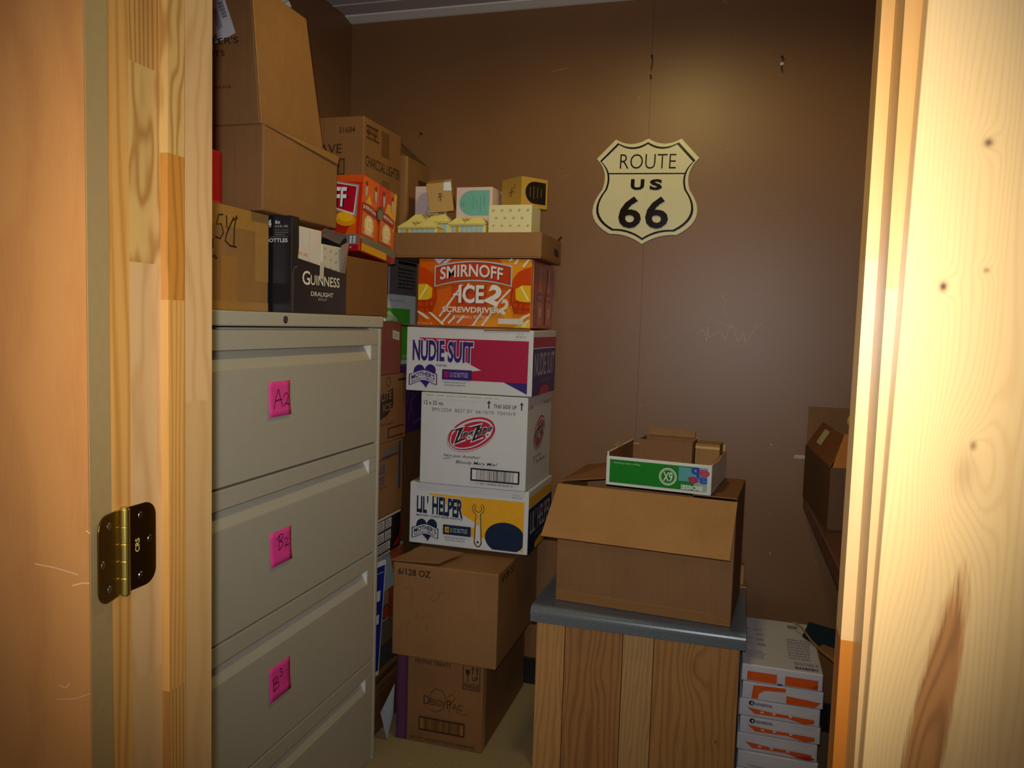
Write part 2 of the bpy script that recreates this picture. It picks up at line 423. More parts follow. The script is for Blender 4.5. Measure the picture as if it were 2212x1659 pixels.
# wide knotty pine casing on the right, nailed a little out of plumb
PLANK = wood('knotty_pine_plank', '#dcb274', '#c6985a', 210, 0.34, 0.018, 'X', 3.3, rough=0.30, stretch=0.10,
    knots=((0.002, 0.026, 0.008, 1.3, 0.012, 0.95), (0.028, 0.038, 0.006, 1.0, 0.006, 0.55), (0.022, 0.125, 0.009, 1.0, 0.008, 0.8),
           (0.026, -0.105, 0.022, 2.2, 0.03, 0.25), (0.030, -0.085, 0.007, 1.6, 0.008, 0.6), (0.004, -0.33, 0.03, 4.0, 0.03, 0.0)),
    streaks=((0.016, -0.325, 0.013, 11.0, 0.10, '#a8662e', 0.85), (0.088, -0.42, 0.02, 14.0, 0.12, '#d0a868', 0.5)), pore=0.30)
bm = B(); box(bm, -0.0235, 0.215, -0.010, 0.010, -1.33, 0.73)
pk = struct(obj('trim_5', bm, PLANK, None, 0.0015)); pk.location = (0.133, 0.625, 1.33); pk.rotation_euler = (0, rad(0.9), 0)

# ---------------------------------------------------------------- the open door with its hinge
P1 = Vector((-0.600, 0.6315, 0)); dE = Vector((0.242, -0.970, 0)).normalized(); dF = Vector((-0.970, -0.242, 0)).normalized()
door = bpy.data.objects.new('door_1', None); COL.objects.link(door); door.location = P1; struct(door)
def dp(e, f, z): return dE*e + dF*f + Vector((0, 0, z))
BIRCH = wood('birch_door_skin', '#bf8043', '#a0602e', 14, 0.28, 0.03, 'X', 8.8, rough=0.34, stretch=0.35, pore=0.5)
MDF = paint('#a28655', 0.6, 0.05, 90, 0.1)
bm = B()
hexa(bm, [dp(0.0008, 0.001, 0.012), dp(0.0385, 0.001, 0.012), dp(0.0385, 0.70, 0.012), dp(0.0008, 0.70, 0.012)],
         [dp(0.0008, 0.001, 2.045), dp(0.0385, 0.001, 2.045), dp(0.0385, 0.70, 2.045), dp(0.0008, 0.70, 2.045)])
obj('core', bm, MDF, door, 0.0008)
bm = B()
hexa(bm, [dp(0.0386, 0.0012, 0.012), dp(0.0400, 0.0012, 0.012), dp(0.0400, 0.70, 0.012), dp(0.0386, 0.70, 0.012)],
         [dp(0.0386, 0.0012, 2.045), dp(0.0400, 0.0012, 2.045), dp(0.0400, 0.70, 2.045), dp(0.0386, 0.70, 2.045)])
SCR = paint('#d9a877', 0.5, 0.1)
def dscr(pts, wd=0.0012):
    P = [dp(0.0403, f, z) for f, z in pts]
    for a, c in zip(P, P[1:]):
        q = dE.cross((c-a).normalized())*wd/2
        fc = bm.faces.new([bm.verts.new(x) for x in (a-q, c-q, c+q, a+q)]); fc.material_index = 1
dscr([(0.055, 1.075), (0.035, 1.072), (0.012, 1.066)]); dscr([(0.018, 1.055), (0.008, 1.058), (0.001, 1.058)], 0.0015)
dscr([(0.004, 1.11), (0.0, 1.107)]); dscr([(0.032, 0.955), (0.026, 0.952), (0.022, 0.957)]); dscr([(0.036, 0.940), (0.015, 0.942), (0.001, 0.948)], 0.0009)
obj('face_skin', bm, [BIRCH, SCR], door)
BRASS = paint('#8a6c2c', 0.30, 0.1, 30, metal=1.0); BRASSL = paint('#cdb45a', 0.36, 0.06, 30, metal=1.0); STEEL = paint('#b9b2a2', 0.2, 0.05, metal=1.0)
hg = bpy.data.objects.new('hinge', None); COL.objects.link(hg); hg.parent = door; hg['label'] = 'brass butt hinge'
ZH0, ZH1 = 1.030, 1.1195; zc = (ZH0+ZH1)/2
kn = Vector((-0.5965, 0.6430, 0)) - P1
def leaf_pts(origin, du, wdt):
    r = 0.016; pts = [(0, ZH0), (wdt-r, ZH0)]
    pts += [(wdt-r+r*math.sin(rad(a)), ZH0+r-r*math.cos(rad(a))) for a in range(10, 91, 10)]
    pts += [(wdt-r+r*math.cos(rad(a)), ZH1-r+r*math.sin(rad(a))) for a in range(0, 91, 10)] + [(0, ZH1)]
    return [origin + du*a + Vector((0, 0, z)) for a, z in pts]
for nm, org, du, nrm, wdt in (('leaf', Vector((-0.5999, 0.645, 0))-P1, Vector((0, 1, 0)), Vector((1, 0, 0)), 0.0445),
                              ('leaf', dE*0.001 + Vector((0.0, 0.006, 0)), dE, -dF, 0.0365)):
    pts = leaf_pts(org + nrm*0.0002, du, wdt)
    bm = B(); hexa(bm, pts, [q + nrm*0.0018 for q in pts]); lf = obj(nm, bm, BRASS, hg, 0.0004)
    for a, z in ((0.50, ZH1-0.0125), (0.80, zc+0.004 if du.y > 0.5 else zc-0.004), (0.50, ZH0+0.0125)):
        c = org + du*(wdt*a) + nrm*0.0015 + Vector((0, 0, z))
        bm = B(); cyl(bm, c, nrm, 0.0042, 0.0011, 20, 0, 0.0034)
        up = Vector((0, 0, 1)); sd = nrm.cross(up)
        for ang in (45, 135):
            d1 = (up*math.cos(rad(ang)) + sd*math.sin(rad(ang)))
            d2 = nrm.cross(d1)
            cc = c + nrm*0.00112
            fc = bm.faces.new([bm.verts.new(cc + d1*s1*0.0022 + d2*s2*0.0004) for s1, s2 in ((-1,-1),(1,-1),(1,1),(-1,1))]); fc.material_index = 1
        obj('screw', bm, [STEEL, DARKGAP], hg, recalc=False)
a_ = Art(Vector((-0.5977, 0.6575, ZH0))-P1, (0, 0.012, 0), (0, 0, ZH1-ZH0), 0.3); a_.n = Vector((1, 0, 0))
a_.text('CRS', 0.1, 0.44, 0.6, 0.60, '#d8bd6a', 0.01, vert=True); a_.build('stamp', hg)
bm = B(); zz = ZH0
for i in range(5):
    hgt = (ZH1-ZH0)/5; cyl(bm, kn + Vector((0, 0, zz+0.0003)), (0, 0, 1), 0.0052, hgt-0.0006, 20); zz += hgt
cyl(bm, kn + Vector((0, 0, ZH0-0.0012)), (0, 0, 1), 0.0040, ZH1-ZH0+0.003, 16)
obj('knuckle', bm, BRASSL, hg, 0.0004, smooth=False)

# ================================================================ FILING CABINET
PUTTY = paint('#b5ad9a', 0.45, 0.03, 40, 0.15, 700); PUTTYD = paint('#b0a895', 0.45, 0.03, 40, 0.15, 700)
CX, CY0, CY1, CTOP = -1.0, 1.130, 2.069, 1.331
cab = empty('filing_cabinet', 'tall putty grey steel lateral filing cabinet with four drawers', 'filing cabinet', (-1.225, 1.6, 0))
def lc(x, y, z): return (x+1.225, y-1.6, z)
def lbox(bm, x0, x1, y0, y1, z0, z1, mi=0): return box(bm, x0+1.225, x1+1.225, y0-1.6, y1-1.6, z0, z1, mi)
bm = B()
lbox(bm, -1.448, CX-0.035, CY0+0.012, CY1-0.012, 0.0, 1.296)            # carcass core
lbox(bm, -1.448, CX-0.001, CY0, CY0+0.013, 0.0, 1.297); lbox(bm, -1.448, CX-0.001, CY1-0.016, CY1-0.001, 0.0, 1.297)
lbox(bm, -1.448, CX-0.004, CY0+0.013, CY1-0.016, 0.0, 0.012)
obj('carcass', bm, PUTTY, cab, 0.002)
bm = B(); lbox(bm, -1.449, CX+0.003, CY0-0.002, CY1+0.002, 1.299, CTOP); obj('top_cap', bm, PUTTY, cab, 0.004, 3)
zt = [1.293, 0.966, 0.641, 0.316]; zb = [0.969, 0.644, 0.319, 0.014]
for i in range(4):
    y0, y1 = CY0+0.016, CY1-0.0185
    z1, z0 = zt[i]-0.002, zb[i]; r1, r0 = z1-0.042, z1-0.083; ry0, ry1 = y0+0.035, 2.003
    bm = B(); xf, xb = CX-0.001, CX-0.030
    lbox(bm, xb, xf, y0, y1, z0, r0); lbox(bm, xb, xf, y0, y1, r1, z1)
    lbox(bm, xb, xf, y0, ry0, r0, r1); lbox(bm, xb, xf, ry1, y1, r0, r1)
    drw = obj('drawer', bm, PUTTYD, cab, 0.0016)
    bm = B()                                                            # scooped finger pull, sloping back
    q = [lc(xf-0.0005, ry0, r0), lc(xf-0.0005, ry1, r0), lc(xf-0.024, ry1, r1), lc(xf-0.024, ry0, r1)]
    slab(bm, q, -0.002); obj('finger_pull', bm, paint('#b1aa98', 0.4, 0.03), drw)
    bm = B(); lbox(bm, xf-0.026, xf-0.0006, ry1-0.0025, ry1+0.0008, r0, r1); obj('pull_end', bm, paint('#d9d8d0', 0.4, 0.03), drw)
bm = B(); cyl(bm, lc(CX+0.003, 1.562, 1.315), (1, 0, 0), 0.0085, 0.0012, 24, 0); cyl(bm, lc(CX+0.0035, 1.562, 1.315), (1, 0, 0), 0.0062, 0.0016, 24, 1)
lbox(bm, CX+0.005, CX+0.0054, 1.5612, 1.5628, 1.312, 1.318, 0)
obj('lock', bm, [paint('#4a4640', 0.3, 0.05, metal=0.8), paint('#6f6a60', 0.3, 0.05, metal=0.8)], cab)
a_ = Art(lc(CX+0.003, 1.968, 1.3145), (0, 0.026, 0), (0, 0, 0.007), 0.3); a_.rect(0, 0, 1, 1, '#c9c3b4').text('HON', 0.1, 0.15, 0.45, 0.85, '#4b4b55', 0.02).smalltext(0.5, 0.2, 0.95, 0.8, '#5b5b65', 1)
a_.build('nameplate', cab)

PINK = paint('#f0429a', 0.55, 0.03)
def sticky(lbl, yc, z0, strokes, faint=()):
    o = empty('sticky_note', lbl, 'sticky note', (CX-0.0008, yc, z0), (0, 0, 0), 'pink sticky notes on the drawer fronts')
    bm = B(); n = 6; W_, H_ = 0.086, 0.079
    vs = [[bm.verts.new((0.0012 + 0.004*(1-j/n)**3, -W_/2+W_*i/n, H_*j/n)) for i in range(n+1)] for j in range(n+1)]
    for j in range(n):
        for i in range(n): bm.faces.new((vs[j][i], vs[j][i+1], vs[j+1][i+1], vs[j+1][i]))
    pp = obj('paper', bm, PINK, o, smooth=True)
    sm = pp.modifiers.new('thickness', 'SOLIDIFY'); sm.thickness = 0.0003; sm.offset = -1
    a = Art((0.0018, -W_/2, 0), (0, W_, 0), (0, 0, H_)); 
    for st in strokes: 
        a.line([(u, v) for u, v in st], 0.0022, '#1a0f14')
    for st in faint: a.line([(u, v) for u, v in st], 0.0016, '#b02a70')
    for v_ in a.bm.verts: v_.co.x += 0.004*(1-min(max(v_.co.z/H_, 0), 1))**3
    a.build('handwriting', o)
sticky('pink sticky note marked A2 on the top drawer', 1.545, 1.096,
       [[(0.20, 0.22), (0.30, 0.50), (0.43, 0.78)], [(0.43, 0.78), (0.52, 0.50), (0.62, 0.25)], [(0.26, 0.44), (0.45, 0.47), (0.60, 0.47)],
        [(0.66, 0.52), (0.72, 0.62), (0.84, 0.64), (0.88, 0.54), (0.82, 0.40), (0.68, 0.27), (0.72, 0.34), (0.80, 0.34), (0.93, 0.29)]])
sticky('pink sticky note marked B2 on the second drawer', 1.555, 0.750,
       [[(0.42, 0.86), (0.40, 0.60), (0.38, 0.42)], [(0.28, 0.74), (0.46, 0.88), (0.58, 0.84), (0.56, 0.74), (0.42, 0.68)], [(0.42, 0.68), (0.58, 0.62), (0.56, 0.50), (0.40, 0.42)],
        [(0.64, 0.66), (0.74, 0.72), (0.80, 0.64), (0.70, 0.50), (0.66, 0.47), (0.86, 0.48)]])
sticky('pink sticky note marked B3 over a fainter note on the third drawer', 1.555, 0.431,
       [[(0.18, 0.62), (0.20, 0.42), (0.20, 0.28)], [(0.14, 0.62), (0.34, 0.66), (0.40, 0.58), (0.22, 0.48)], [(0.22, 0.48), (0.44, 0.46), (0.40, 0.34), (0.18, 0.27)],
        [(0.46, 0.80), (0.54, 0.82), (0.58, 0.76), (0.50, 0.71), (0.60, 0.68), (0.60, 0.60), (0.48, 0.58)]],
       [[(0.66, 0.50), (0.66, 0.30), (0.84, 0.36), (0.82, 0.46), (0.66, 0.48)], [(0.72, 0.66), (0.84, 0.64), (0.80, 0.54), (0.90, 0.50)]])

# ================================================================ BOXES ON THE CABINET
CT = CTOP + 0.0005
# tan carton with handwriting
c = Carton('carton', 'tan taped carton with black handwriting, at the doorway end of the cabinet top', 'box', -1.44, -1.066, 1.205, 1.598, CT, 1.556, KR3, 'cartons on the filing cabinet')
T_ = '#a67a3a'
a = c.art('right', 0.25); a.rect(0, 0.80, 1, 0.994, T_).rect(0.30, 0.0, 0.42, 0.80, '#a8783c').rect(0.86, 0.3, 0.994, 0.994, T_).rect(0.55, 0.06, 0.70, 0.52, '#a3733a').rect(0, 0.006, 1, 0.09, '#a87a3d')
a.build('tape', c.root)
a = c.art('right'); wd = 0.0035
a.line([(0.46, 0.89), (0.475, 0.86), (0.47, 0.70), (0.47, 0.66)], wd, '#2a1a10')
a.line([(0.575, 0.90), (0.535, 0.89), (0.52, 0.80), (0.56, 0.81), (0.575, 0.73), (0.55, 0.67), (0.51, 0.68)], wd, '#2a1a10')
a.line([(0.60, 0.90), (0.605, 0.80), (0.615, 0.76), (0.65, 0.86), (0.70, 0.90)], wd, '#2a1a10')
a.line([(0.69, 0.92), (0.67, 0.80), (0.665, 0.62)], wd, '#2a1a10'); a.line([(0.665, 0.90), (0.60, 0.72), (0.59, 0.66), (0.63, 0.62), (0.69, 0.615)], wd, '#2a1a10')
a.line([(0.44, 0.64), (0.44, 0.56), (0.47, 0.56)], wd, '#3a2a18'); a.line([(0.485, 0.66), (0.485, 0.57)], wd, '#3a2a18'); a.line([(0.43, 0.50), (0.46, 0.52), (0.46, 0.47), (0.50, 0.51), (0.52, 0.48)], wd, '#3a2a18')
a.build('handwriting', c.root)

# black stout case, torn open, white cartons inside
GX0, GX1, GY0, GY1, GZ1 = -1.42, -1.012, 1.606, 1.872, 1.556
g = Carton('beer_case', 'black stout beer case with white lettering, torn open at the top', 'box', GX0, GX1, GY0, GY1, CT, GZ1, None, 'cartons on the filing cabinet', body=False)
BLK = paint('#15141a', 0.38, 0.1)
w_, d_, h_ = g.w, g.d, g.h; t = 0.004
bm = B()
box(bm, -w_/2, w_/2, -d_/2, -d_/2+t, 0, h_); box(bm, -w_/2, w_/2, d_/2-t, d_/2, 0, h_*0.90); box(bm, -w_/2, -w_/2+t, -d_/2+t, d_/2-t, 0, h_)
box(bm, -w_/2, w_/2-t, -d_/2+t, d_/2-t, 0, t)
# front panel with the torn opening
x = w_/2
pan = [(-d_/2+t, 0), (d_/2-t, 0), (d_/2-t, 0.50*h_), (d_/2-0.02, 0.485*h_), (-d_/2+0.03, 0.575*h_), (-d_/2+0.034, 0.70*h_), (-d_/2+0.033, h_), (-d_/2+t, h_)]
hexa(bm, [(x-t, p, q) for p, q in pan], [(x, p, q) for p, q in pan])
g.body = obj('body', bm, BLK, g.root)
bm = B(); slab(bm, [(x-0.002, d_/2-0.028, 0.49*h_), (x-0.002, d_/2-0.006, 0.47*h_), (x+0.012, d_/2-0.010, 0.86*h_), (x+0.002, d_/2-0.034, 0.80*h_)], 0.0015)
slab(bm, [(x-0.020, d_/2-0.115, 0.89*h_), (x-0.020, d_/2-0.004, 0.83*h_), (x-0.001, d_/2-0.004, 0.94*h_), (x-0.001, d_/2-0.11, 0.955*h_)], 0.0015)
obj('torn_flap', bm, paint('#8a7060', 0.7), g.root)
a = g.art('right', 0.35)
a.line([(0.035, 0.01), (0.035, 0.42), (0.06, 0.475), (0.10, 0.485)], 0.0016, '#8a8378'); a.line([(0.006, 0.02), (0.006, 0.98)], 0.0012, '#6e675c')
a.text('G', 0.185, 0.305, 0.315, 0.455, '#e8e2d2', 0.012).text('UINNESS', 0.325, 0.31, 0.86, 0.42, '#e8e2d2', 0.012)
a.text('ST. JAMES\'S GATE DUBLIN', 0.24, 0.268, 0.82, 0.28, '#6e5a30')
a.text('DRAUGHT', 0.33, 0.19, 0.74, 0.24, '#d9d3c4', 0.02).text('STOUT', 0.455, 0.145, 0.62, 0.172, '#a9a395', 0.02)
a.build('printed_front', g.root)
a = Art((w_/2-0.16, -d_/2, 0), (0.16, 0, 0), (0, 0, h_), 0.4)
X = lambda m: 1 - m/0.16
a.text('24', X(0.078), 0.88, X(0.052), 0.96, '#d9d6cf', 0.02).text('6x', X(0.0425), 0.915, X(0.0285), 0.955, '#d9d6cf', 0.02).text('11.2 FL. OZ.', X(0.0425), 0.88, X(0.0075), 0.90, '#d9d6cf', 0.01)
a.text('ENJOY CHILLED', X(0.0425), 0.845, X(0.0075), 0.858, '#9a978f').text('STRAIGHT FROM', X(0.0425), 0.82, X(0.0075), 0.833, '#9a978f').text('THE BOTTLE', X(0.0425), 0.795, X(0.016), 0.808, '#9a978f')
a.rect(X(0.062), 0.779, X(0.007), 0.782, '#8a877f').text('BOTTLES', X(0.065), 0.725, X(0.008), 0.765, '#e0ddd5', 0.02)
a.build('printed_side', g.root)
# pale carton remains showing through the tear
WHC = paint('#d9cfc6', 0.5, 0.03); WHD = paint('#cdc3b4', 0.5, 0.05)
c = Carton('white_carton', 'plain white carton inside the torn black case', 'box', -1.20, GX1-0.007, GY0+0.0345, GY0+0.150, CT+0.005, CT+0.207, WHC)
a = c.art('right'); a.rect(0.06, 0.66, 0.22, 0.70, '#d8a78c').rect(0.26, 0.655, 0.42, 0.69, '#d8a78c').line([(0.46, 0.02), (0.5, 0.98)], 0.0008, '#b0a69c').line([(0.10, 0.92), (0.42, 0.62)], 0.0006, '#a89e94').build('printed_front', c.root)
c = Carton('dotted_carton', 'white carton with grey dots inside the torn black case', 'box', -1.20, GX1-0.006, GY0+0.1505, GY1-0.006, CT+0.005, CT+0.176, WHD)
a = c.art('right')
for i in range(4):
    for j in range(4): a.ell(0.14+0.24*i, 0.55+0.13*j-0.02*i, 0.035, 0.016, '#a89f96')
a.poly([(0.78, 0.86), (0.97, 0.84), (0.97, 0.60), (0.84, 0.66)], '#c9c4c8').build('printed_front', c.root)
bm = B(); slab(bm, [(GX1+0.0008, GY0+0.128, CT+0.088), (GX1+0.0008, GY0+0.147, CT+0.086), (GX1+0.0008, GY0+0.148, CT+0.128), (GX1+0.0008, GY0+0.130, CT+0.130)], 0.0006)
for v in bm.verts: v.co -= Vector(g.root.location)
obj('tape_tab', bm, paint('#c9beb0', 0.3), g.root)

# plain brown carton at the far end
c = Carton('carton', 'plain brown carton beside the black stout case, at the far end of the cabinet top', 'box', -1.40, -1.018, 1.880, 2.140, CT, 1.490, kraft('#7d532a'), 'cartons on the filing cabinet', bev=0.004)
a = c.art('right'); a.rect(0.02, 0.02, 0.03, 0.98, '#7a5024').build('glued_edge', c.root)

# middle tan carton, flaps closed
c = Carton('carton', 'tan carton in the middle of the cabinet pile, its top edge creased', 'box', -1.44, -1.040, 1.535, 1.868, 1.5575, 1.748, KR, 'cartons on the filing cabinet', bev=0.004)
bm = B(); slab(bm, [(c.w/2+0.001, -c.d/2+0.004, c.h-0.001), (c.w/2+0.004, c.d/2-0.008, c.h-0.024), (c.w/2+0.004, c.d/2-0.004, c.h-0.006), (c.w/2-0.004, c.d/2-0.01, c.h+0.0015)], 0.002)
obj('flap', bm, KR3, c.root)
# red box edge beside it
c = Carton('red_box', 'small bright red box in the shadow left of the middle tan carton', 'box', -1.40, -1.136, 1.40, 1.522, 1.5575, 1.685, paint('#c01518', 0.4, 0.05), bev=0.002)
a = c.art('right', 0.35); a.rect(0.05, 0.08, 0.95, 0.14, '#e03a30').build('printed_side', c.root)

# topmost leaning carton
c = Carton('carton', 'large tan carton topmost of the cabinet pile, with a white shipping label', 'box', -1.44, -1.050, 1.540, 1.815, 1.7495, 2.065, KR, 'cartons on the filing cabinet', bev=0.005, shear=(-0.028, 0))
for v in c.body.data.vertices:
    if v.co.z > 0.1 and v.co.y > 0: v.co.y -= 0.042
a = c.art('front')
def uf(x): return (x + 1.44)/0.39
a.text('CELLER\'S', uf(-1.215), 0.565, uf(-1.092), 0.61, '#3b2416', 0.01).text('GHTS', uf(-1.196), 0.482, uf(-1.130), 0.522, '#3b2416', 0.01)
a.text('Illinois', uf(-1.19), 0.255, uf(-1.12), 0.285, '#4a2f1d')
a.build('printed_front', c.root)
a = c.art('front')
qa = [(uf(-1.192), 0.525), (uf(-1.098), 0.635), (uf(-1.126), 0.94), (uf(-1.226), 0.86)]
a.poly(qa, '#cfcdd6')
def ql(u, v):
    p = [(qa[i][0], qa[i][1]) for i in range(4)]
    return ((p[0][0]*(1-u)+p[1][0]*u)*(1-v)+(p[3][0]*(1-u)+p[2][0]*u)*v, (p[0][1]*(1-u)+p[1][1]*u)*(1-v)+(p[3][1]*(1-u)+p[2][1]*u)*v)
def qr(u0, v0, u1, v1, cc): a.poly([ql(u0, v0), ql(u1, v0), ql(u1, v1), ql(u0, v1)], cc, False)
for i in range(14): qr(0.80, 0.42+0.026*i, 0.93, 0.42+0.026*i+(0.012 if i % 3 else 0.018), '#4c4c58')
for i in range(12): qr(0.12+0.035*i, 0.05, 0.12+0.035*i+(0.014 if i % 2 else 0.022), 0.18, '#3a3a44')
for i in range(6): qr(0.60+0.024*i, 0.24, 0.612+0.024*i, 0.70-0.02*(i % 3), '#6a6a74')
qr(0.06, 0.78, 0.32, 0.97, '#3c3a55'); qr(0.40, 0.84, 0.70, 0.86, '#55556a'); qr(0.40, 0.90, 0.62, 0.92, '#55556a')
a.k += 1; a.build('shipping_label', c.root)
a = c.art('right'); a.rect(0.0, 0.0, 0.012, 1, '#a9854e').build('edge_fold', c.root)
# crumpled white paper on it
bm = B(); n = 9; rr = random.Random(5)
vs = [[bm.verts.new((-0.07+0.14*i/n, -0.05+0.10*j/n, 0.004 + rr.uniform(0, 0.022)*(1 if 0 < i < n and 0 < j < n else 0.5))) for i in range(n+1)] for j in range(n+1)]
for j in range(n):
    for i in range(n): bm.faces.new((vs[j][i], vs[j][i+1], vs[j+1][i+1], vs[j+1][i]))
o = obj('crumpled_paper', bm, paint('#d8d2c0', 0.5, 0.08)); o.location = (-1.155, 1.665, 2.066); md = o.modifiers.new('t', 'SOLIDIFY'); md.thickness = 0.0006
tag(o, 'crumpled white paper lying on the topmost tan carton', 'paper')

# tilted orange and red vodka cooler case
TA = rad(-5.5)
c = Carton('drink_case', 'red and orange printed drinks case tilted on the plain brown carton', 'box', -1.31, -1.020, 1.955, 2.176, 1.510, 1.722, paint('#b83212', 0.3, 0.08), rot=(TA, 0, 0), bev=0.002)
c.root.location = (-1.165, 2.0655, 1.4995)
a = Art((-c.w/2, -c.d/2, 0), (c.w, 0, 0), (0, 0, c.h), 0.28)
U = lambda m: 1 - m/c.w                                   # metres from the right edge
a.rect(0, 0, 1, 1, '#c62a14').rect(0, 0.9, 1, 1, '#d8541c').rect(U(0.1), 0.12, U(0.012), 0.55, '#d65a12').poly([(0, 0.2), (0, 0.55), (U(0.06), 0.5), (U(0.03), 0.35), (U(0.05), 0.15)], '#b02408')
a.poly([(0.02, 0.94), (0.5, 0.965), (U(0.010), 0.86), (U(0.014), 0.44), (U(0.03), 0.45), (U(0.08), 0.53), (0.02, 0.55)], '#8f8c88').poly([(0.03, 0.925), (0.5, 0.95), (U(0.0145), 0.845), (U(0.020), 0.46), (U(0.08), 0.55), (0.03, 0.57)], '#ded8d4').poly([(0.035, 0.91), (0.5, 0.935), (U(0.017), 0.835), (U(0.023), 0.49), (U(0.08), 0.565), (0.035, 0.58)], '#b3122a')
a.text('SMIRNOFF', U(0.236)-0.0, 0.597, U(0.043), 0.86, '#2b1030', 0.03, dv=-0.035).text('SMIRNOFF', U(0.240), 0.605, U(0.047), 0.868, '#efe9e6', 0.03, dv=-0.035)
a.ell(U(0.048), 0.41, 0.065, 0.16, '#e0920e', 80).ell(U(0.046), 0.44, 0.045, 0.11, '#f0b21a', 80).poly([(0, 0.50), (U(0.075), 0.48), (U(0.07), 0.40), (0, 0.42)], '#e8c268').ell(U(0.09), 0.33, 0.04, 0.08, '#7a1a06')
a.rect(0, 0.075, 1, 0.21, '#6d6b6c').rect(U(0.028), 0.09, U(0.022), 0.19, '#c9c6c4').rect(U(0.018), 0.09, U(0.010), 0.19, '#b9b6b4').text('NATURAL FLAVORS', U(0.13), 0.12, U(0.035), 0.16, '#b0aeb0').rect(0, 0, 1, 0.075, '#a80f1c').text('Grand Recipe', U(0.12), 0.02, U(0.02), 0.06, '#e8a8a0')
a.build('printed_front', c.root)
a = c.art('right', 0.28)
a.rect(0, 0, 1, 1, '#d95f16').rect(0.45, 0.45, 0.8, 1, '#cc3a26').poly([(0.02, 0.55), (0.2, 0.78), (0.34, 0.52)], '#e8a816').poly([(0.62, 0.55), (0.72, 0.80), (0.95, 0.80), (0.95, 0.45)], '#e3a52c').rect(0.9, 0.62, 1, 1, '#d9a04a')
for uu in (0.10, 0.36, 0.60, 0.86): a.ell(uu, 0.83-0.02*uu, 0.035, 0.10, '#b9a89c').ell(uu, 0.90, 0.03, 0.035, '#8a2a1e')
for uu, tx in ((0.20, 'SMIRNOFF'), (0.70, 'SMIRNOFF')):
    a.poly([(uu-0.21, 0.22), (uu+0.19, 0.22), (uu+0.19, 0.52), (uu-0.21, 0.60)], '#d06a2c').ell(uu, 0.37, 0.13, 0.13, '#e8c58a').text('ICE', uu-0.07, 0.30, uu+0.07, 0.46, '#f3e6c6', 0.03)
    a.poly([(uu-0.22, 0.53), (uu+0.20, 0.49), (uu+0.20, 0.60), (uu, 0.645), (uu-0.22, 0.64)], '#98202a').text(tx, uu-0.19, 0.555, uu+0.17, 0.605, '#e6cfc4', 0.02, arch=0.02, dv=-0.03)
    a.text('PEACH', uu-0.13, 0.235, uu+0.12, 0.275, '#f0d8b8', 0.02).text('BELLINI', uu-0.14, 0.19, uu+0.10, 0.225, '#c8321c', 0.02)
a.ell(0.47, 0.60, 0.085, 0.105, '#4a3a2c', -60).ell(0.475, 0.585, 0.07, 0.085, '#7a6a50', -60)
a.rect(0, 0.075, 1, 0.20, '#77705a').rect(0, 0, 0.72, 0.10, '#d99a14').rect(0.72, 0, 1, 0.085, '#971818')
a.build('printed_side', c.root)

# ================================================================ COLUMN OF BOXES AGAINST THE LEFT WALL
GC = 'cartons piled behind the filing cabinet'
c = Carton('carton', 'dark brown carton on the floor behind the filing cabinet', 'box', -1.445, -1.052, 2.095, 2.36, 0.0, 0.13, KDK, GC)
a = c.art('right'); a.rect(0.2, 0.4, 0.9, 0.43, '#4a2f16').build('printed_side', c.root)
bm = B()
o = empty('flattened_cartons', 'flattened brown cardboard lying on the dark floor carton behind the cabinet', 'cardboard', (-1.25, 2.23, 0.1305))
for i in range(5):
    bm = B(); e = 0.004*(i % 3)
    box(bm, -0.19, 0.195-e, -0.13+e, 0.13, 0.012*i, 0.012*i+0.009, 0, Matrix.Rotation(rad((i*3) % 5-2), 4, 'Z'))
    obj('sheet', bm, (KDK, KR2, KDK, kraft('#4a3a2a'), KR2)[i], o)
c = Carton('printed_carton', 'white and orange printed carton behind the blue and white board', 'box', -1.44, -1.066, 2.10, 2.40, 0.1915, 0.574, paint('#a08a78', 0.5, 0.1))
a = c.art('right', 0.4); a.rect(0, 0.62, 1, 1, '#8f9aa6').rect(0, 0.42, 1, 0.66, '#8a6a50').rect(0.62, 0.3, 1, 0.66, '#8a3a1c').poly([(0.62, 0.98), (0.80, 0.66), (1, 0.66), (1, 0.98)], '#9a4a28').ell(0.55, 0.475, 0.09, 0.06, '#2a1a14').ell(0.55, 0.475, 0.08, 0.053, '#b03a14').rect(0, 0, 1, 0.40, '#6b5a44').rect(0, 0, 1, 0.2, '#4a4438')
a.build('printed_side', c.root)
o = empty('blue_board', 'blue and white printed board leaning behind the filing cabinet', 'sign', (-1.058, 2.115, 0.193))
bm = B(); box(bm, -0.004, 0.004, 0.0, 0.085, 0, 0.365); p_ = obj('panel', bm, paint('#d9dde2', 0.4, 0.03), o, 0.001)
a = Art((0.004, 0, 0), (0, 0.085, 0), (0, 0, 0.365), 0.4); a.rect(0.0, 0.04, 0.92, 0.96, '#1c2a8c').rect(0, 0.90, 0.84, 0.905, '#c9cfe0').rect(0.80, 0.08, 0.82, 0.90, '#3a48a8')
a.rect(0.0, 0.66, 0.66, 0.75, '#d9dde2').rect(0.0, 0.46, 0.66, 0.54, '#d9dde2').build('printed_face', o)
o.rotation_euler = (rad(-6.5), 0, 0); o.location = (-1.058, 2.115, 0.2015)
c = Carton('black_box', 'black and red box with white print panels behind the cabinet', 'box', -1.44, -1.054, 2.10, 2.345, 0.575, 0.700, paint('#1a1114', 0.35, 0.1), bev=0.002)
a = c.art('right', 0.35); a.rect(0.0, 0.93, 1, 1, '#b9b09c')
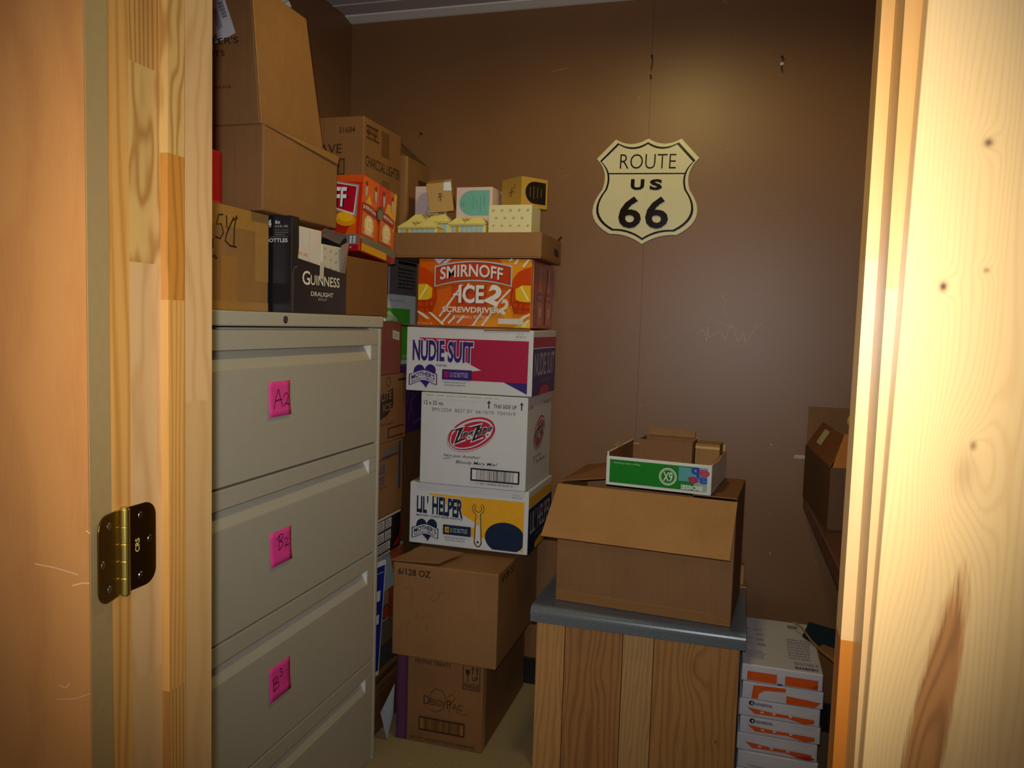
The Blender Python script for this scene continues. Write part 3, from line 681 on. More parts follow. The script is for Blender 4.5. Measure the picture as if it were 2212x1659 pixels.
for (u0, v0, u1, v1) in ((0.28, 0.66, 0.50, 0.90), (0.52, 0.66, 0.70, 0.90), (0.28, 0.36, 0.48, 0.60), (0.50, 0.36, 0.68, 0.60), (0.28, 0.10, 0.66, 0.32), (0.28, 0.0, 0.66, 0.06)):
    a.rect(u0, v0, u1, v1, '#b5b0ac'); a.smalltext(u0+0.01, v0+0.02, u1-0.01, v1-0.02, '#4a4648', 3)
a.poly([(0.70, 0.10), (0.92, 0.30), (1, 0.70), (1, 0.45), (0.92, 0.10)], '#8a1014').build('printed_side', c.root)
c = Carton('carton', 'brown carton with a blue stripe down its edge behind the cabinet', 'box', -1.44, -1.052, 2.10, 2.350, 0.7005, 0.936, KR2, GC)
a = c.art('right'); a.rect(0.86, 0.30, 0.92, 0.97, '#1f3e66').rect(0.30, 0.40, 0.52, 0.41, '#3a2a4a').rect(0.30, 0.78, 0.60, 0.79, '#3a2a4a').text('BLUE', 0.22, 0.60, 0.46, 0.72, '#3a4a7a', 0.02).text('LITE', 0.22, 0.45, 0.44, 0.56, '#4a3a6a', 0.02).rect(0.42, 0.83, 0.84, 0.94, '#6a5a4a').rect(0.36, 0.80, 0.84, 0.82, '#3a3038')
a.build('printed_side', c.root)
c = Carton('carton', 'brown carton with a large black block logo behind the cabinet', 'box', -1.44, -1.052, 2.10, 2.366, 0.9365, 1.150, KR2, GC)
a = c.art('right'); a.poly([(0.05, 0.30), (0.45, 0.40), (0.62, 0.52), (0.62, 0.80), (0.30, 0.72), (0.05, 0.70)], '#2c1c16').text('LITE', 0.30, 0.62, 0.58, 0.74, '#8a5a32', 0.02, dv=0.02).text('ICE', 0.34, 0.46, 0.58, 0.57, '#8a5a32', 0.02, dv=0.02).ring(0.48, 0.90, 0.06, 0.07, 0.012, '#2c1c16').text('Premium Lager', 0.05, 0.255, 0.66, 0.30, '#3c281c').ring(0.2, 0.9, 0.001, 0.001, 0.0005, '#2c1c16').rect(0.48, 0.06, 0.93, 0.075, '#2a1c14').rect(0.48, 0.20, 0.93, 0.215, '#2a1c14').rect(0.48, 0.06, 0.50, 0.215, '#2a1c14').rect(0.74, 0.90, 0.96, 0.93, '#2a1c14')
a.build('printed_side', c.root)
c = Carton('carton', 'reddish brown carton with a small white sticker behind the cabinet', 'box', -1.44, -1.054, 2.10, 2.322, 1.1505, 1.318, kraft('#7d4430'), GC)
a = c.art('right'); a.ell(0.62, 0.42, 0.25, 0.35, '#7a2e28').poly([(0.70, 0.68), (0.93, 0.64), (0.93, 0.80), (0.70, 0.84)], '#b8aca0').smalltext(0.74, 0.70, 0.9, 0.78, '#8a8078', 2).build('printed_side', c.root)
c = Carton('carton', 'plain carton hidden under the lighter fluid carton beside the back wall', 'box', -1.44, -1.165, 2.215, 2.395, 1.3185, 1.570, KDK, GC)
# far row
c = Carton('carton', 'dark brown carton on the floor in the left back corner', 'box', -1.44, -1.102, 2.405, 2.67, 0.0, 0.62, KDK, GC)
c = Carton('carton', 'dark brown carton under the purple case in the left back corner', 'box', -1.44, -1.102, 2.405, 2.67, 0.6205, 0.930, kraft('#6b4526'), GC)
a = c.art('right'); a.rect(0.0, 0.0, 0.06, 1, '#a8793f').build('edge_fold', c.root)
c = Carton('purple_case', 'dark purple beer case with pale script under the green and white case', 'box', -1.44, -1.102, 2.405, 2.67, 0.9305, 1.166, paint('#4a2458', 0.4, 0.1))
a = c.art('right', 0.4); a.rect(0, 0.9, 1, 1, '#6a2a7a').rect(0, 0, 0.05, 1, '#8a6a9a')
for pts in ([(0.35, 0.2), (0.45, 0.5), (0.5, 0.75)], [(0.5, 0.25), (0.42, 0.45), (0.58, 0.55), (0.8, 0.72)], [(0.3, 0.4), (0.36, 0.7)], [(0.5, 0.12), (0.95, 0.2)]): a.line(pts, 0.004, '#6a5a80')
a.build('printed_side', c.root)
c = Carton('green_case', 'bright green and white beer case behind the filing cabinet', 'box', -1.44, -1.150, 2.40, 2.656, 1.1665, 1.412, paint('#e2e5df', 0.4, 0.03))
a = c.art('right', 0.35); a.rect(0.0, 0.06, 0.80, 0.80, '#5cbe32').poly([(0.02, 0.36), (0.20, 0.30), (0.42, 0.44), (0.36, 0.66), (0.12, 0.76), (0.02, 0.74)], '#e2ecdb').poly([(0.03, 0.39), (0.20, 0.33), (0.39, 0.45), (0.33, 0.64), (0.11, 0.73), (0.03, 0.71)], '#b9d0ac').smalltext(0.06, 0.42, 0.30, 0.66, '#6a9a5c', 3).text('Marketing Co.', 0.12, 0.89, 0.62, 0.93, '#7a8078').text('12 PK', 0.55, 0.09, 0.76, 0.13, '#e2ecdb')
a.build('printed_side', c.root)
c = Carton('grey_case', 'charcoal grey case with black print on top of the green and white case', 'box', -1.44, -1.150, 2.425, 2.66, 1.4125, 1.572, paint('#6f6660', 0.45, 0.06))
a = c.art('right', 0.4); a.rect(0, 0, 0.025, 1, '#b8afa4').rect(0.3, 0.66, 0.98, 0.73, '#1f1b1b').smalltext(0.3, 0.12, 0.95, 0.60, '#2c2726', 6).build('printed_side', c.root)
# lighter fluid carton and open carton on top
c = Carton('carton', 'tan charcoal lighter carton high against the left wall', 'box', -1.44, -1.140, 2.207, 2.480, 1.5725, 1.944, KR, GC, bev=0.003)
a = c.art('front'); U = lambda m: 1 - m/c.w
a.text('31684', U(0.085), 0.865, U(0.03), 0.915, '#4a3020', 0.01).text('SAVE', U(0.17), 0.70, U(0.075), 0.78, '#4a3020', 0.01).rect(U(0.10), 0.52, U(0.064), 0.66, '#4a3422').rect(U(0.096), 0.535, U(0.068), 0.645, '#7a5a36').rect(U(0.086), 0.52, U(0.083), 0.66, '#4a3422').build('printed_front', c.root)
a = c.art('right'); a.text('CHARCOAL LIGHTER', 0.05, 0.60, 0.97, 0.69, '#3a2416', 0.015).smalltext(0.06, 0.82, 0.40, 0.96, '#4a2c18', 3).text('6/1 QT', 0.08, 0.84, 0.36, 0.95, '#4a2c18', 0.02).build('printed_side', c.root)
a = c.art('right', 0.25); a.rect(0.45, 0.74, 0.66, 0.96, '#6b4420').rect(0.47, 0.0, 0.68, 0.54, '#77501f').build('tape', c.root)
c = Carton('carton', 'tan carton with a raised shade-darkened flap in the back left corner', 'box', -1.44, -1.125, 2.4855, 2.690, 1.5725, 1.884, KR, GC)
a = c.art('right'); a.rect(0, 0, 0.10, 1, '#b38a52').rect(0.55, 0.70, 0.95, 0.80, '#4a3020').build('printed_side', c.root)
bm = B(); slab(bm, [(c.w/2-0.002, -c.d/2+0.01, c.h), (c.w/2-0.004, c.d/2-0.02, c.h), (c.w/2-0.10, c.d/2-0.045, c.h+0.085), (c.w/2-0.10, -c.d/2+0.07, c.h+0.085)], 0.003)
obj('flap', bm, kraft('#6a5236'), c.root)  # shade on the leaning flap is put into its darker kraft colour

# ================================================================ MAIN STACK
# festive treats carton on the floor
c = Carton('carton', 'brown festive treats carton with purple tape at the bottom of the main stack', 'box', -0.988, -0.699, 2.190, 2.672, 0.0, 0.280, KR2, 'cartons in the main stack', bev=0.004)
a = c.art('front', 0.25); a.rect(0.0, 0, 0.14, 1, '#4e2c44').rect(0.03, 0, 0.11, 1, '#5c3450').build('tape', c.root)
a = c.art('front'); D = '#3a2412'
a.text('FESTIVE TREATS', 0.22, 0.915, 0.63, 0.962, D, 0.015)
for r_ in ((0.77, 0.70, 0.965, 0.71), (0.77, 0.985, 0.965, 0.99), (0.77, 0.70, 0.778, 0.99), (0.957, 0.70, 0.965, 0.99)): a.rect(*r_, D)
a.poly([(0.80, 0.93), (0.85, 0.93), (0.85, 0.89), (0.83, 0.86), (0.83, 0.80), (0.845, 0.795), (0.805, 0.795), (0.82, 0.80), (0.82, 0.86), (0.80, 0.89)], D)
for uu in (0.88, 0.93): a.rect(uu-0.006, 0.885, uu+0.006, 0.94, D).poly([(uu-0.018, 0.94), (uu+0.018, 0.94), (uu, 0.975)], D)
a.text('UP', 0.875, 0.81, 0.945, 0.865, D, 0.02).text('FRAGILE', 0.785, 0.725, 0.95, 0.78, D, 0.02)
a.text('D', 0.33, 0.46, 0.395, 0.56, D).text('ESIGN', 0.40, 0.46, 0.575, 0.535, D).text('P', 0.60, 0.45, 0.65, 0.55, D).text('AC', 0.66, 0.45, 0.78, 0.52, D)
a.line([(0.42, 0.50), (0.40, 0.58), (0.46, 0.655), (0.55, 0.64), (0.59, 0.55), (0.56, 0.44), (0.48, 0.39), (0.42, 0.40)], 0.002, D).line([(0.60, 0.58), (0.66, 0.63), (0.69, 0.58), (0.64, 0.50), (0.63, 0.42)], 0.002, D).line([(0.70, 0.44), (0.78, 0.405), (0.84, 0.43)], 0.0015, D)
a.rect(0.28, 0.155, 0.81, 0.315, D).rect(0.295, 0.175, 0.795, 0.295, '#8a5c2e').bars(0.34, 0.175, 0.76, 0.295, D, 34)
a.text('NET WT. HOLIDAY FOODS ASSORTED', 0.17, 0.04, 0.93, 0.075, D, 0.01)
a.build('printed_front', c.root)
a = c.art('right'); a.rect(0.0, 0, 0.06, 1, '#a9824e').build('edge_fold', c.root)

# gallon carton
c = Carton('carton', 'brown carton marked 6/128 OZ with a loose top flap in the main stack', 'box', -0.996, -0.654, 2.168, 2.640, 0.2815, 0.576, KR, 'cartons in the main stack', bev=0.004)
a = c.art('front'); a.text('6/128 OZ', 0.05, 0.875, 0.365, 0.945, '#241a1c', 0.015)
for pts in ([(0.12, 0.73), (0.16, 0.76), (0.20, 0.73), (0.19, 0.64), (0.17, 0.58)], [(0.36, 0.66), (0.40, 0.64), (0.44, 0.67), (0.46, 0.72)], [(0.25, 0.50), (0.23, 0.44), (0.26, 0.42)], [(0.28, 0.46), (0.32, 0.44), (0.31, 0.49), (0.36, 0.45), (0.39, 0.48)], [(0.18, 0.40), (0.15, 0.33)], [(0.33, 0.36), (0.35, 0.33)], [(0.44, 0.74), (0.50, 0.73)]):
    a.line(pts, 0.0016, '#5f4a3a')
a.build('printed_front', c.root)
a = c.art('right'); a.text('6/128 OZ', 0.08, 0.875, 0.36, 0.945, '#2a1a14', 0.015).build('printed_side', c.root)
a = c.art('top'); a.line([(0.006, 0.5), (0.994, 0.5)], 0.003, '#4a2f18').build('top_seam', c.root)
bm = B()
slab(bm, [(-c.w/2-0.006, -c.d/2-0.002, c.h+0.004), (-c.w/2+0.15, -c.d/2+0.002, c.h+0.010), (-c.w/2+0.185, -c.d/2+0.125, c.h+0.0125), (-c.w/2+0.035, -c.d/2+0.14, c.h+0.0125)], 0.003)
obj('flap', bm, KR, c.root)

def beer_case(label, x0, x1, y0, y1, z0, z1, title, sub, c_diag, c_ink, c_num, tu, date, grp='white beer cases in the main stack'):
    c = Carton('beer_case', label, 'box', x0, x1, y0, y1, z0, z1, paint('#cbc9c8', 0.42, 0.03), grp, bev=0.003)
    a = c.art('front', 0.4)
    W_ = '#c9c7c8'
    a.poly([(0.10 if tu else 0.163, 0.835), (0.967, 0.835), (0.963, 0.035)], c_diag)
    a.poly([(0.60, 0.365), (0.963, 0.365), (0.963, 0.20), (0.53, 0.20), (0.53, 0.345)], c_diag)
    if tu:
        a.poly([(0.785, 0.20), (0.963, 0.20), (0.963, 0.035)], c_ink)
    else:
        a.poly([(min(0.963, 0.815+0.165*math.cos(t_*math.pi/24)), max(0.035, 0.235+0.25*math.sin(t_*math.pi/24))) for t_ in range(48)], c_ink)
        # open-ended wrench
        hw = [(0.574, 0.58), (0.606, 0.58), (0.618, 0.12), (0.606, 0.065), (0.586, 0.06), (0.566, 0.12)]
        a.poly([(0.568, 0.60), (0.612, 0.60), (0.626, 0.11), (0.610, 0.050), (0.582, 0.045), (0.558, 0.11)], c_ink).poly(hw, '#d9b04a').poly([(0.576, 0.40), (0.604, 0.40), (0.614, 0.13), (0.604, 0.08), (0.586, 0.075), (0.570, 0.13)], '#cfccc6').ell(0.592, 0.125, 0.010, 0.018, c_ink)
        a.ring(0.590, 0.665, 0.050, 0.098, 0.024, c_ink, 0, 128, 412).ring(0.590, 0.665, 0.045, 0.088, 0.014, '#dca52e', 0, 130, 410).poly([(0.574, 0.50), (0.606, 0.50), (0.608, 0.60), (0.572, 0.60)], '#dca52e')
    for (t, u0, v0, u1, v1, dv) in title:
        a.text(t, u0-0.006, v0-0.016, u1+0.006, v1+0.016, W_, 0.075, dv=dv); a.text(t, u0, v0, u1, v1, c_ink, 0.035, dv=dv)
    (t, u0, v0, u1, v1) = sub; a.text(t, u0, v0, u1, v1, c_ink, 0.02)
    # heart and banner emblem
    hx, hy, hs = 0.155, 0.265, 0.105
    pts = []
    for i in range(48):
        th = 2*math.pi*i/48; xx = 16*math.sin(th)**3; yy = 13*math.cos(th)-5*math.cos(2*th)-2*math.cos(3*th)-math.cos(4*th)
        pts.append((hx + hs*0.92*xx/17 + 0.014*(yy < 0)*(-yy/17), hy + 0.012*xx/17 + hs*2.1*yy/17))
    a.poly(pts, c_ink)
    top = [(0.035 + 0.215*i/12, 0.275 + 0.040*math.sin(math.pi*(i/12*1.5-0.25)) + 0.02*i/12) for i in range(13)]
    bot = [(u, v-0.150) for u, v in top]
    o1 = [(u, v+0.012) for u, v in top] + [(u, v-0.012) for u, v in bot[::-1]]
    o1[0] = (0.026, o1[0][1]); o1[12] = (0.258, o1[12][1]); o1[13] = (0.258, o1[13][1]); o1[25] = (0.026, o1[25][1])
    a.poly(o1, c_ink); a.poly([(u, v) for u, v in top] + bot[::-1], W_)
    def wav(t, uu0, uu1, o0, o1_, bold):
        vs, fs = glyphs(t, bold); out = []
        for p, q in vs:
            u = uu0 + (uu1-uu0)*p; k = (u-0.035)/0.215; base = 0.275 + 0.040*math.sin(math.pi*(k*1.5-0.25)) + 0.02*k
            out.append(a.bm.verts.new(a.P(u, base-o0 + (o0-o1_)*q)))
        for f in fs:
            try: a.bm.faces.new([out[i] for i in f]).material_index = a.mi(c_ink)
            except ValueError: pass
        a.k += 1
    wav('MOTHER\'S', 0.047, 0.240, 0.092, 0.012, 0.03); wav('BREWING COMPANY', 0.05, 0.235, 0.138, 0.104, 0.02)
    a.rect(0.298, 0.20, 0.535, 0.36, c_ink).rect(0.315, 0.235, 0.350, 0.325, c_num).text('24', 0.319, 0.25, 0.346, 0.31, c_ink, 0.01).text('12 OZ BOTTLES', 0.362, 0.245, 0.505, 0.315, '#b9a8c8' if tu else '#a8b8b8', 0.005)
    a.text('BREWED AND BOTTLED IN', 0.315, 0.145, 0.49, 0.165, c_ink, 0.01).text('SPRINGFIELD, MISSOURI', 0.318, 0.105, 0.487, 0.125, c_ink, 0.01)
    a.text(date[0], 0.875, 0.925, 0.925, 0.95, '#8a8688').text(date[1], 0.87, 0.885, 0.945, 0.912, '#7a7678', 0.01)
    a.build('printed_front', c.root)
    a = c.art('right', 0.4)
    a.rect(0, 0.0, 1, 0.72, c_ink).rect(0.0, 0.74, 1, 0.90, c_diag)
    for (t, u0, v0, u1, v1, dv) in (((title[0][0]+' '+title[1][0]), 0.08, 0.30, 0.94, 0.66, 0),):
        a.text(t, u0, v0, u1, v1, '#a9a4b0', 0.01)
    a.text(sub[0], 0.30, 0.20, 0.70, 0.235, '#8a8496').poly([(0.28, 0.0), (0.28, 0.10), (0.5, 0.16), (0.72, 0.10), (0.72, 0.0)], c_diag)
    a.build('printed_side', c.root)
    return c
c = beer_case('white beer case with yellow panel and wrench, second lowest box above the gallon carton', -1.017, -0.612, 2.333, 2.645, 0.5925, 0.7955,
          [('LIL\'', 0.065, 0.515, 0.165, 0.80, -0.01), ('HELPER', 0.20, 0.505, 0.462, 0.80, -0.02)], ('MIDWEST COAST INDIA PALE ALE', 0.065, 0.455, 0.462, 0.482), '#e3a321', '#14263f', '#e3a321', False, ('MW-08', '09-17-18'))
# loose white lip at its top left corner
bm = B(); slab(bm, [(-c.w/2+0.003, -c.d/2+0.006, c.h+0.0005), (-c.w/2+0.04, -c.d/2+0.02, c.h+0.0005), (-c.w/2+0.04, -c.d/2+0.14, c.h+0.0005), (-c.w/2+0.003, -c.d/2+0.14, c.h+0.0005)], 0.0012); obj('flap', bm, paint('#c9b89c', 0.6), c.root)
# bloody mary carton
c = Carton('carton', 'white carton with a tilted red oval logo and barcode in the main stack', 'box', -0.980, -0.622, 2.322, 2.640, 0.7975, 1.094, paint('#cbc8c6', 0.45, 0.03), 'cartons in the main stack', bev=0.003)
def zing(a, K, red='#b5173a', big=True):
    a.text('12 x 32 oz.', 0.03, 0.868, 0.22, 0.912, K, 0.012)
    if big:
        a.text('BM1232A  BEST BY  04/10/19  T041019', 0.11, 0.80, 0.89, 0.838, '#5a5660', -0.004)
        for uu in (0.645, 0.945): a.rect(uu-0.005, 0.862, uu+0.005, 0.925, K).poly([(uu-0.020, 0.915), (uu, 0.948), (uu+0.020, 0.915), (uu, 0.925)], K)
        a.text('THIS SIDE UP', 0.69, 0.872, 0.90, 0.912, K, 0.008)
    cu, cv = 0.485, 0.575
    a.ring(cu, cv-0.01, 0.240, 0.165, 0.004, red, 24).ring(cu+0.005, cv+0.005, 0.232, 0.160, 0.020, red, 24).ell(cu, cv-0.005, 0.205, 0.122, red, 24).ring(cu-0.005, cv-0.012, 0.205, 0.128, 0.010, '#d6d0cb', 24, 150, 360).ring(cu, cv+0.012, 0.208, 0.130, 0.010, '#d6d0cb', 24, 0, 150)
    for col_, e in (('#d6d0cb', 0.010), (K, 0.0)):
        for du in (0.0, 0.165):           # the two large jagged initials
            b0 = 0.315 + du
            a.poly([(b0-0.02-e, 0.600+e*1.3+du*0.25), (b0+0.105+e, 0.650+e*1.6+du*0.25), (b0+0.045+e, 0.497+du*0.25), (b0+0.115+e, 0.525-e+du*0.25), (b0+0.115+e, 0.515-e*1.5+du*0.25), (b0+0.015-e*1.3, 0.455-e*1.6+du*0.25), (b0+0.06-e, 0.610+du*0.25)], col_)
        a.text('ing', 0.392-e*0.6, 0.50-e*0.8, 0.505+e*0.4, 0.605+e*0.8, col_, 0.02+2.0*e, shear=0.03, dv=0.03); a.text('ang', 0.545-e*0.6, 0.535-e*0.8, 0.675+e*0.6, 0.645+e*0.8, col_, 0.02+2.0*e, shear=0.03, dv=0.03)
    a.text('Not Just Another', 0.235, 0.305, 0.58, 0.345, K, 0.004, shear=0.012).text('Bloody Mary Mix!', 0.355, 0.240, 0.735, 0.283, K, 0.006, shear=0.012).line([(0.235, 0.292), (0.30, 0.30)], 0.0016, K)
a = c.art('front', 0.45); K = '#1c1826'
zing(a, K)
a.rect(0.495, 0.075, 0.948, 0.215, K).rect(0.510, 0.092, 0.933, 0.198, '#d6d0cb').bars(0.55, 0.092, 0.90, 0.198, K, 40).text('1 06 16002 81632 2', 0.56, 0.042, 0.89, 0.062, '#4a4650').smalltext(0.05, 0.965, 0.9, 0.985, '#a8a2a0', 1)
a.build('printed_front', c.root)
a = c.art('right', 0.45); zing(a, '#2a2530', '#a01a38', False); a.text('THIS SIDE UP', 0.62, 0.88, 0.93, 0.915, K, 0.008); a.build('printed_side', c.root)
# magenta porter case
c = beer_case('white beer case with magenta and purple panel, under the orange football case', -1.036, -0.612, 2.325, 2.630, 1.0965, 1.303,
          [('NUDIE', 0.052, 0.475, 0.312, 0.80, 0.0), ('SUIT', 0.338, 0.465, 0.540, 0.795, 0.0)], ('PORTER', 0.245, 0.40, 0.335, 0.43), '#a81440', '#35196a', '#b01a46', True, ('118-20', '09-25-18'))
bm = B()                                                   # ragged brown lip along its open top edge
for (u0, u1, p, dz) in ((-0.085, 0.25, 0.002, 0.008), (0.25, 0.62, 0.004, 0.002), (0.62, 0.97, 0.004, -0.006)):
    slab(bm, [(-c.w/2+c.w*u0, -c.d/2-p, c.h+dz), (-c.w/2+c.w*u1, -c.d/2-0.003, c.h+0.0005-0.004*(u1 > 0.9)), (-c.w/2+c.w*u1, -c.d/2+0.011, c.h+0.0032), (-c.w/2+c.w*max(u0, -0.03), -c.d/2+0.011, c.h+0.0032)], 0.0016)
obj('torn_edge', bm, kraft('#8a6a52'), c.root)
# orange football case
c = Carton('drink_case', 'glossy orange drinks case with football helmets printed on it', 'box', -1.006, -0.626, 2.340, 2.612, 1.3085, 1.523, paint('#c2500f', 0.22, 0.05), bev=0.005)
a = c.art('front', 0.25)
a.rect(0, 0, 1, 1, '#d3600f').poly([(0.45, 0), (1, 0), (1, 0.5), (0.8, 0.3)], '#e08c1c').poly([(0.72, 1), (0.86, 0.6), (1, 0.9), (1, 1)], '#e09420').poly([(0.85, 0.0), (1, 0.0), (1, 0.13), (0.93, 0.10)], '#edc02c').rect(0.30, 0.30, 0.62, 0.62, '#c64410')
a.poly([(0.14, 1), (0.30, 1), (0.245, 0.93), (0.18, 0.925)], '#cfd0d4').poly([(0.19, 0.93), (0.24, 0.99), (0.26, 0.99), (0.21, 0.93)], '#b03018')
WL = '#dcd8d0'
for p0, p1 in (((0.40, 0.62), (0.20, 0.14)), ((0.58, 0.22), (0.50, 0.02)), ((0.70, 0.30), (0.58, 0.02)), ((0.36, 0.05), (0.42, 0.16)), ((0.28, 0.04), (0.34, 0.14)), ((0.22, 0.04), (0.30, 0.20)), ((0.82, 0.56), (0.68, 0.30)), ((0.85, 0.92), (0.88, 0.99)), ((0.92, 0.88), (0.97, 0.99)), ((0.80, 0.97), (0.83, 1.0)), ((0.32, 0.47), (0.37, 0.47)), ((0.46, 0.64), (0.38, 0.38)), ((0.94, 0.02), (0.98, 0.12)), ((0.10, 0.22), (0.24, 0.02))):
    a.line([p0, p1], 0.006, WL)
for sgn, cx_ in ((1, 0.0), (-1, 1.0)):      # helmets, one at each side, cut by the edge of the print
    X = lambda u: cx_ + sgn*u
    dome = [(X(0.0), 0.88), (X(0.06), 0.86), (X(0.12), 0.80), (X(0.16), 0.70), (X(0.165), 0.60), (X(0.15), 0.50), (X(0.155), 0.30), (X(0.12), 0.20), (X(0.0), 0.20)]
    a.poly(dome if sgn > 0 else dome[::-1], '#c8430c')
    vis = [(X(0.0), 0.615), (X(0.08), 0.62), (X(0.135), 0.56), (X(0.13), 0.42), (X(0.08), 0.37), (X(0.0), 0.38)]
    a.poly(vis if sgn > 0 else vis[::-1], '#e3b322')
    a.line([(X(0.02), 0.40), (X(0.09), 0.60)], 0.005, '#f0e2a0')
    for pts in ([(X(0.0), 0.36), (X(0.15), 0.38)], [(X(0.0), 0.27), (X(0.14), 0.28)], [(X(0.06), 0.38), (X(0.075), 0.20)], [(X(0.10), 0.38), (X(0.12), 0.22)], [(X(0.16), 0.58), (X(0.17), 0.40), (X(0.13), 0.20)]): a.line(pts, 0.006, '#a8340a')
    a.poly([(X(0.0), 0.22), (X(0.06), 0.18), (X(0.12), 0.10), (X(0.09), 0.10), (X(0.0), 0.19)][::sgn], '#d9d2c4')
def band(v_off, inset):
    top = [(0.155+inset + (0.68-2*inset)*i/14, 0.885 - v_off*1.0 + 0.075*(1-(2*i/14-1)**2) + 0.012*i/14) for i in range(15)]
    bot = [(0.155+inset + (0.68-2*inset)*i/14, 0.575 + v_off*1.0 + 0.085*(1-(2*i/14-1)**2) + 0.020*i/14) for i in range(15)]
    return bot + top[::-1]
a.poly(band(0.0, 0.0), '#b9b6b6').poly(band(0.022, 0.012), '#3a1a40').poly(band(0.03, 0.016), '#bf3a14')
a.text('SMIRNOFF', 0.212, 0.665, 0.762, 0.850, '#4a1a30', 0.012, arch=0.055).text('SMIRNOFF', 0.207, 0.677, 0.757, 0.862, '#dcd6d4', 0.02, arch=0.055)
a.text('ICE', 0.383, 0.335, 0.608, 0.605, '#7a2408', 0.03).text('ICE', 0.375, 0.345, 0.60, 0.615, '#e2dcd4', 0.03)
a.text('2', 0, 0, 0, 0, '#e4ded6', 0.05, quad=((0.60, 0.38), (0.715, 0.30), (0.775, 0.56), (0.665, 0.645)))
a.text('2', 0, 0, 0, 0, '#dcd2c0', 0.05, quad=((0.72, 0.24), (0.78, 0.18), (0.83, 0.36), (0.77, 0.44)))
a.text('SCREWDRIVER', 0.238, 0.20, 0.742, 0.285, '#8a3010', 0.045).text('SCREWDRIVER', 0.235, 0.205, 0.738, 0.290, '#e4d6c0', 0.03)
a.text('FOOTBALL EDITION', 0.33, 0.125, 0.65, 0.165, '#e8c9a0', 0.015).rect(0.73, 0.055, 0.94, 0.135, '#cfcbc4').text('24 - 11.2 FL. OZ.', 0.01, 0.02, 0.15, 0.045, '#e0b890', 0.01)
a.build('printed_front', c.root)
a = c.art('right', 0.22); a.rect(0, 0, 1, 1, '#a83c0e').rect(0, 0, 0.07, 1, '#d8b48c').rect(0.10, 0.2, 1, 1, '#9a2f0c')
for uu in (0.36, 0.76):
    a.poly([(uu-0.13, 0.05), (uu+0.13, 0.05), (uu+0.13, 0.50), (uu+0.05, 0.66), (uu+0.045, 0.92), (uu-0.045, 0.92), (uu-0.05, 0.66), (uu-0.13, 0.50)], '#b8622c').poly([(uu-0.12, 0.40), (uu+0.12, 0.40), (uu+0.12, 0.52), (uu, 0.56), (uu-0.12, 0.52)], '#8a2018').text('SMIRNOFF', uu-0.10, 0.43, uu+0.10, 0.49, '#c9a08a', 0.02).rect(uu-0.08, 0.16, uu+0.08, 0.32, '#c98a5a').text('ICE', uu-0.06, 0.19, uu+0.06, 0.29, '#d9b08a', 0.03)
a.build('printed_side', c.root)

# shallow tray on top with soap boxes
TX0, TX1, TY0, TY1, TZ0, TZ1 = -1.093, -0.598, 2.330, 2.600, 1.5245, 1.604
tr = empty('cardboard_tray', 'shallow brown cardboard tray holding small gift boxes, on the orange football case', 'tray', ((TX0+TX1)/2, (TY0+TY1)/2, TZ0))
tw, td, th = TX1-TX0, TY1-TY0, TZ1-TZ0
bm = B(); open_shell(bm, tw, td, th, 0.005); obj('body', bm, KR, tr, 0.0015)
bm = B(); slab(bm, [(tw/2+0.0005, td/2-0.10, th*0.35), (tw/2+0.0005, td/2-0.04, th*0.30), (tw/2+0.0005, td/2-0.045, th*0.55), (tw/2+0.0005, td/2-0.105, th*0.6)], 0.001)
obj('hand_hole', bm, DARKGAP, tr)
bm = B(); slab(bm, [(tw/2-0.006, td/2-0.002, th), (tw/2-0.002, td/2-0.055, th), (tw/2+0.006, td/2-0.045, th+0.012), (tw/2+0.004, td/2-0.004, th+0.016)], 0.003); obj('torn_corner', bm, KR2, tr)
TF = TZ0 + 0.0055
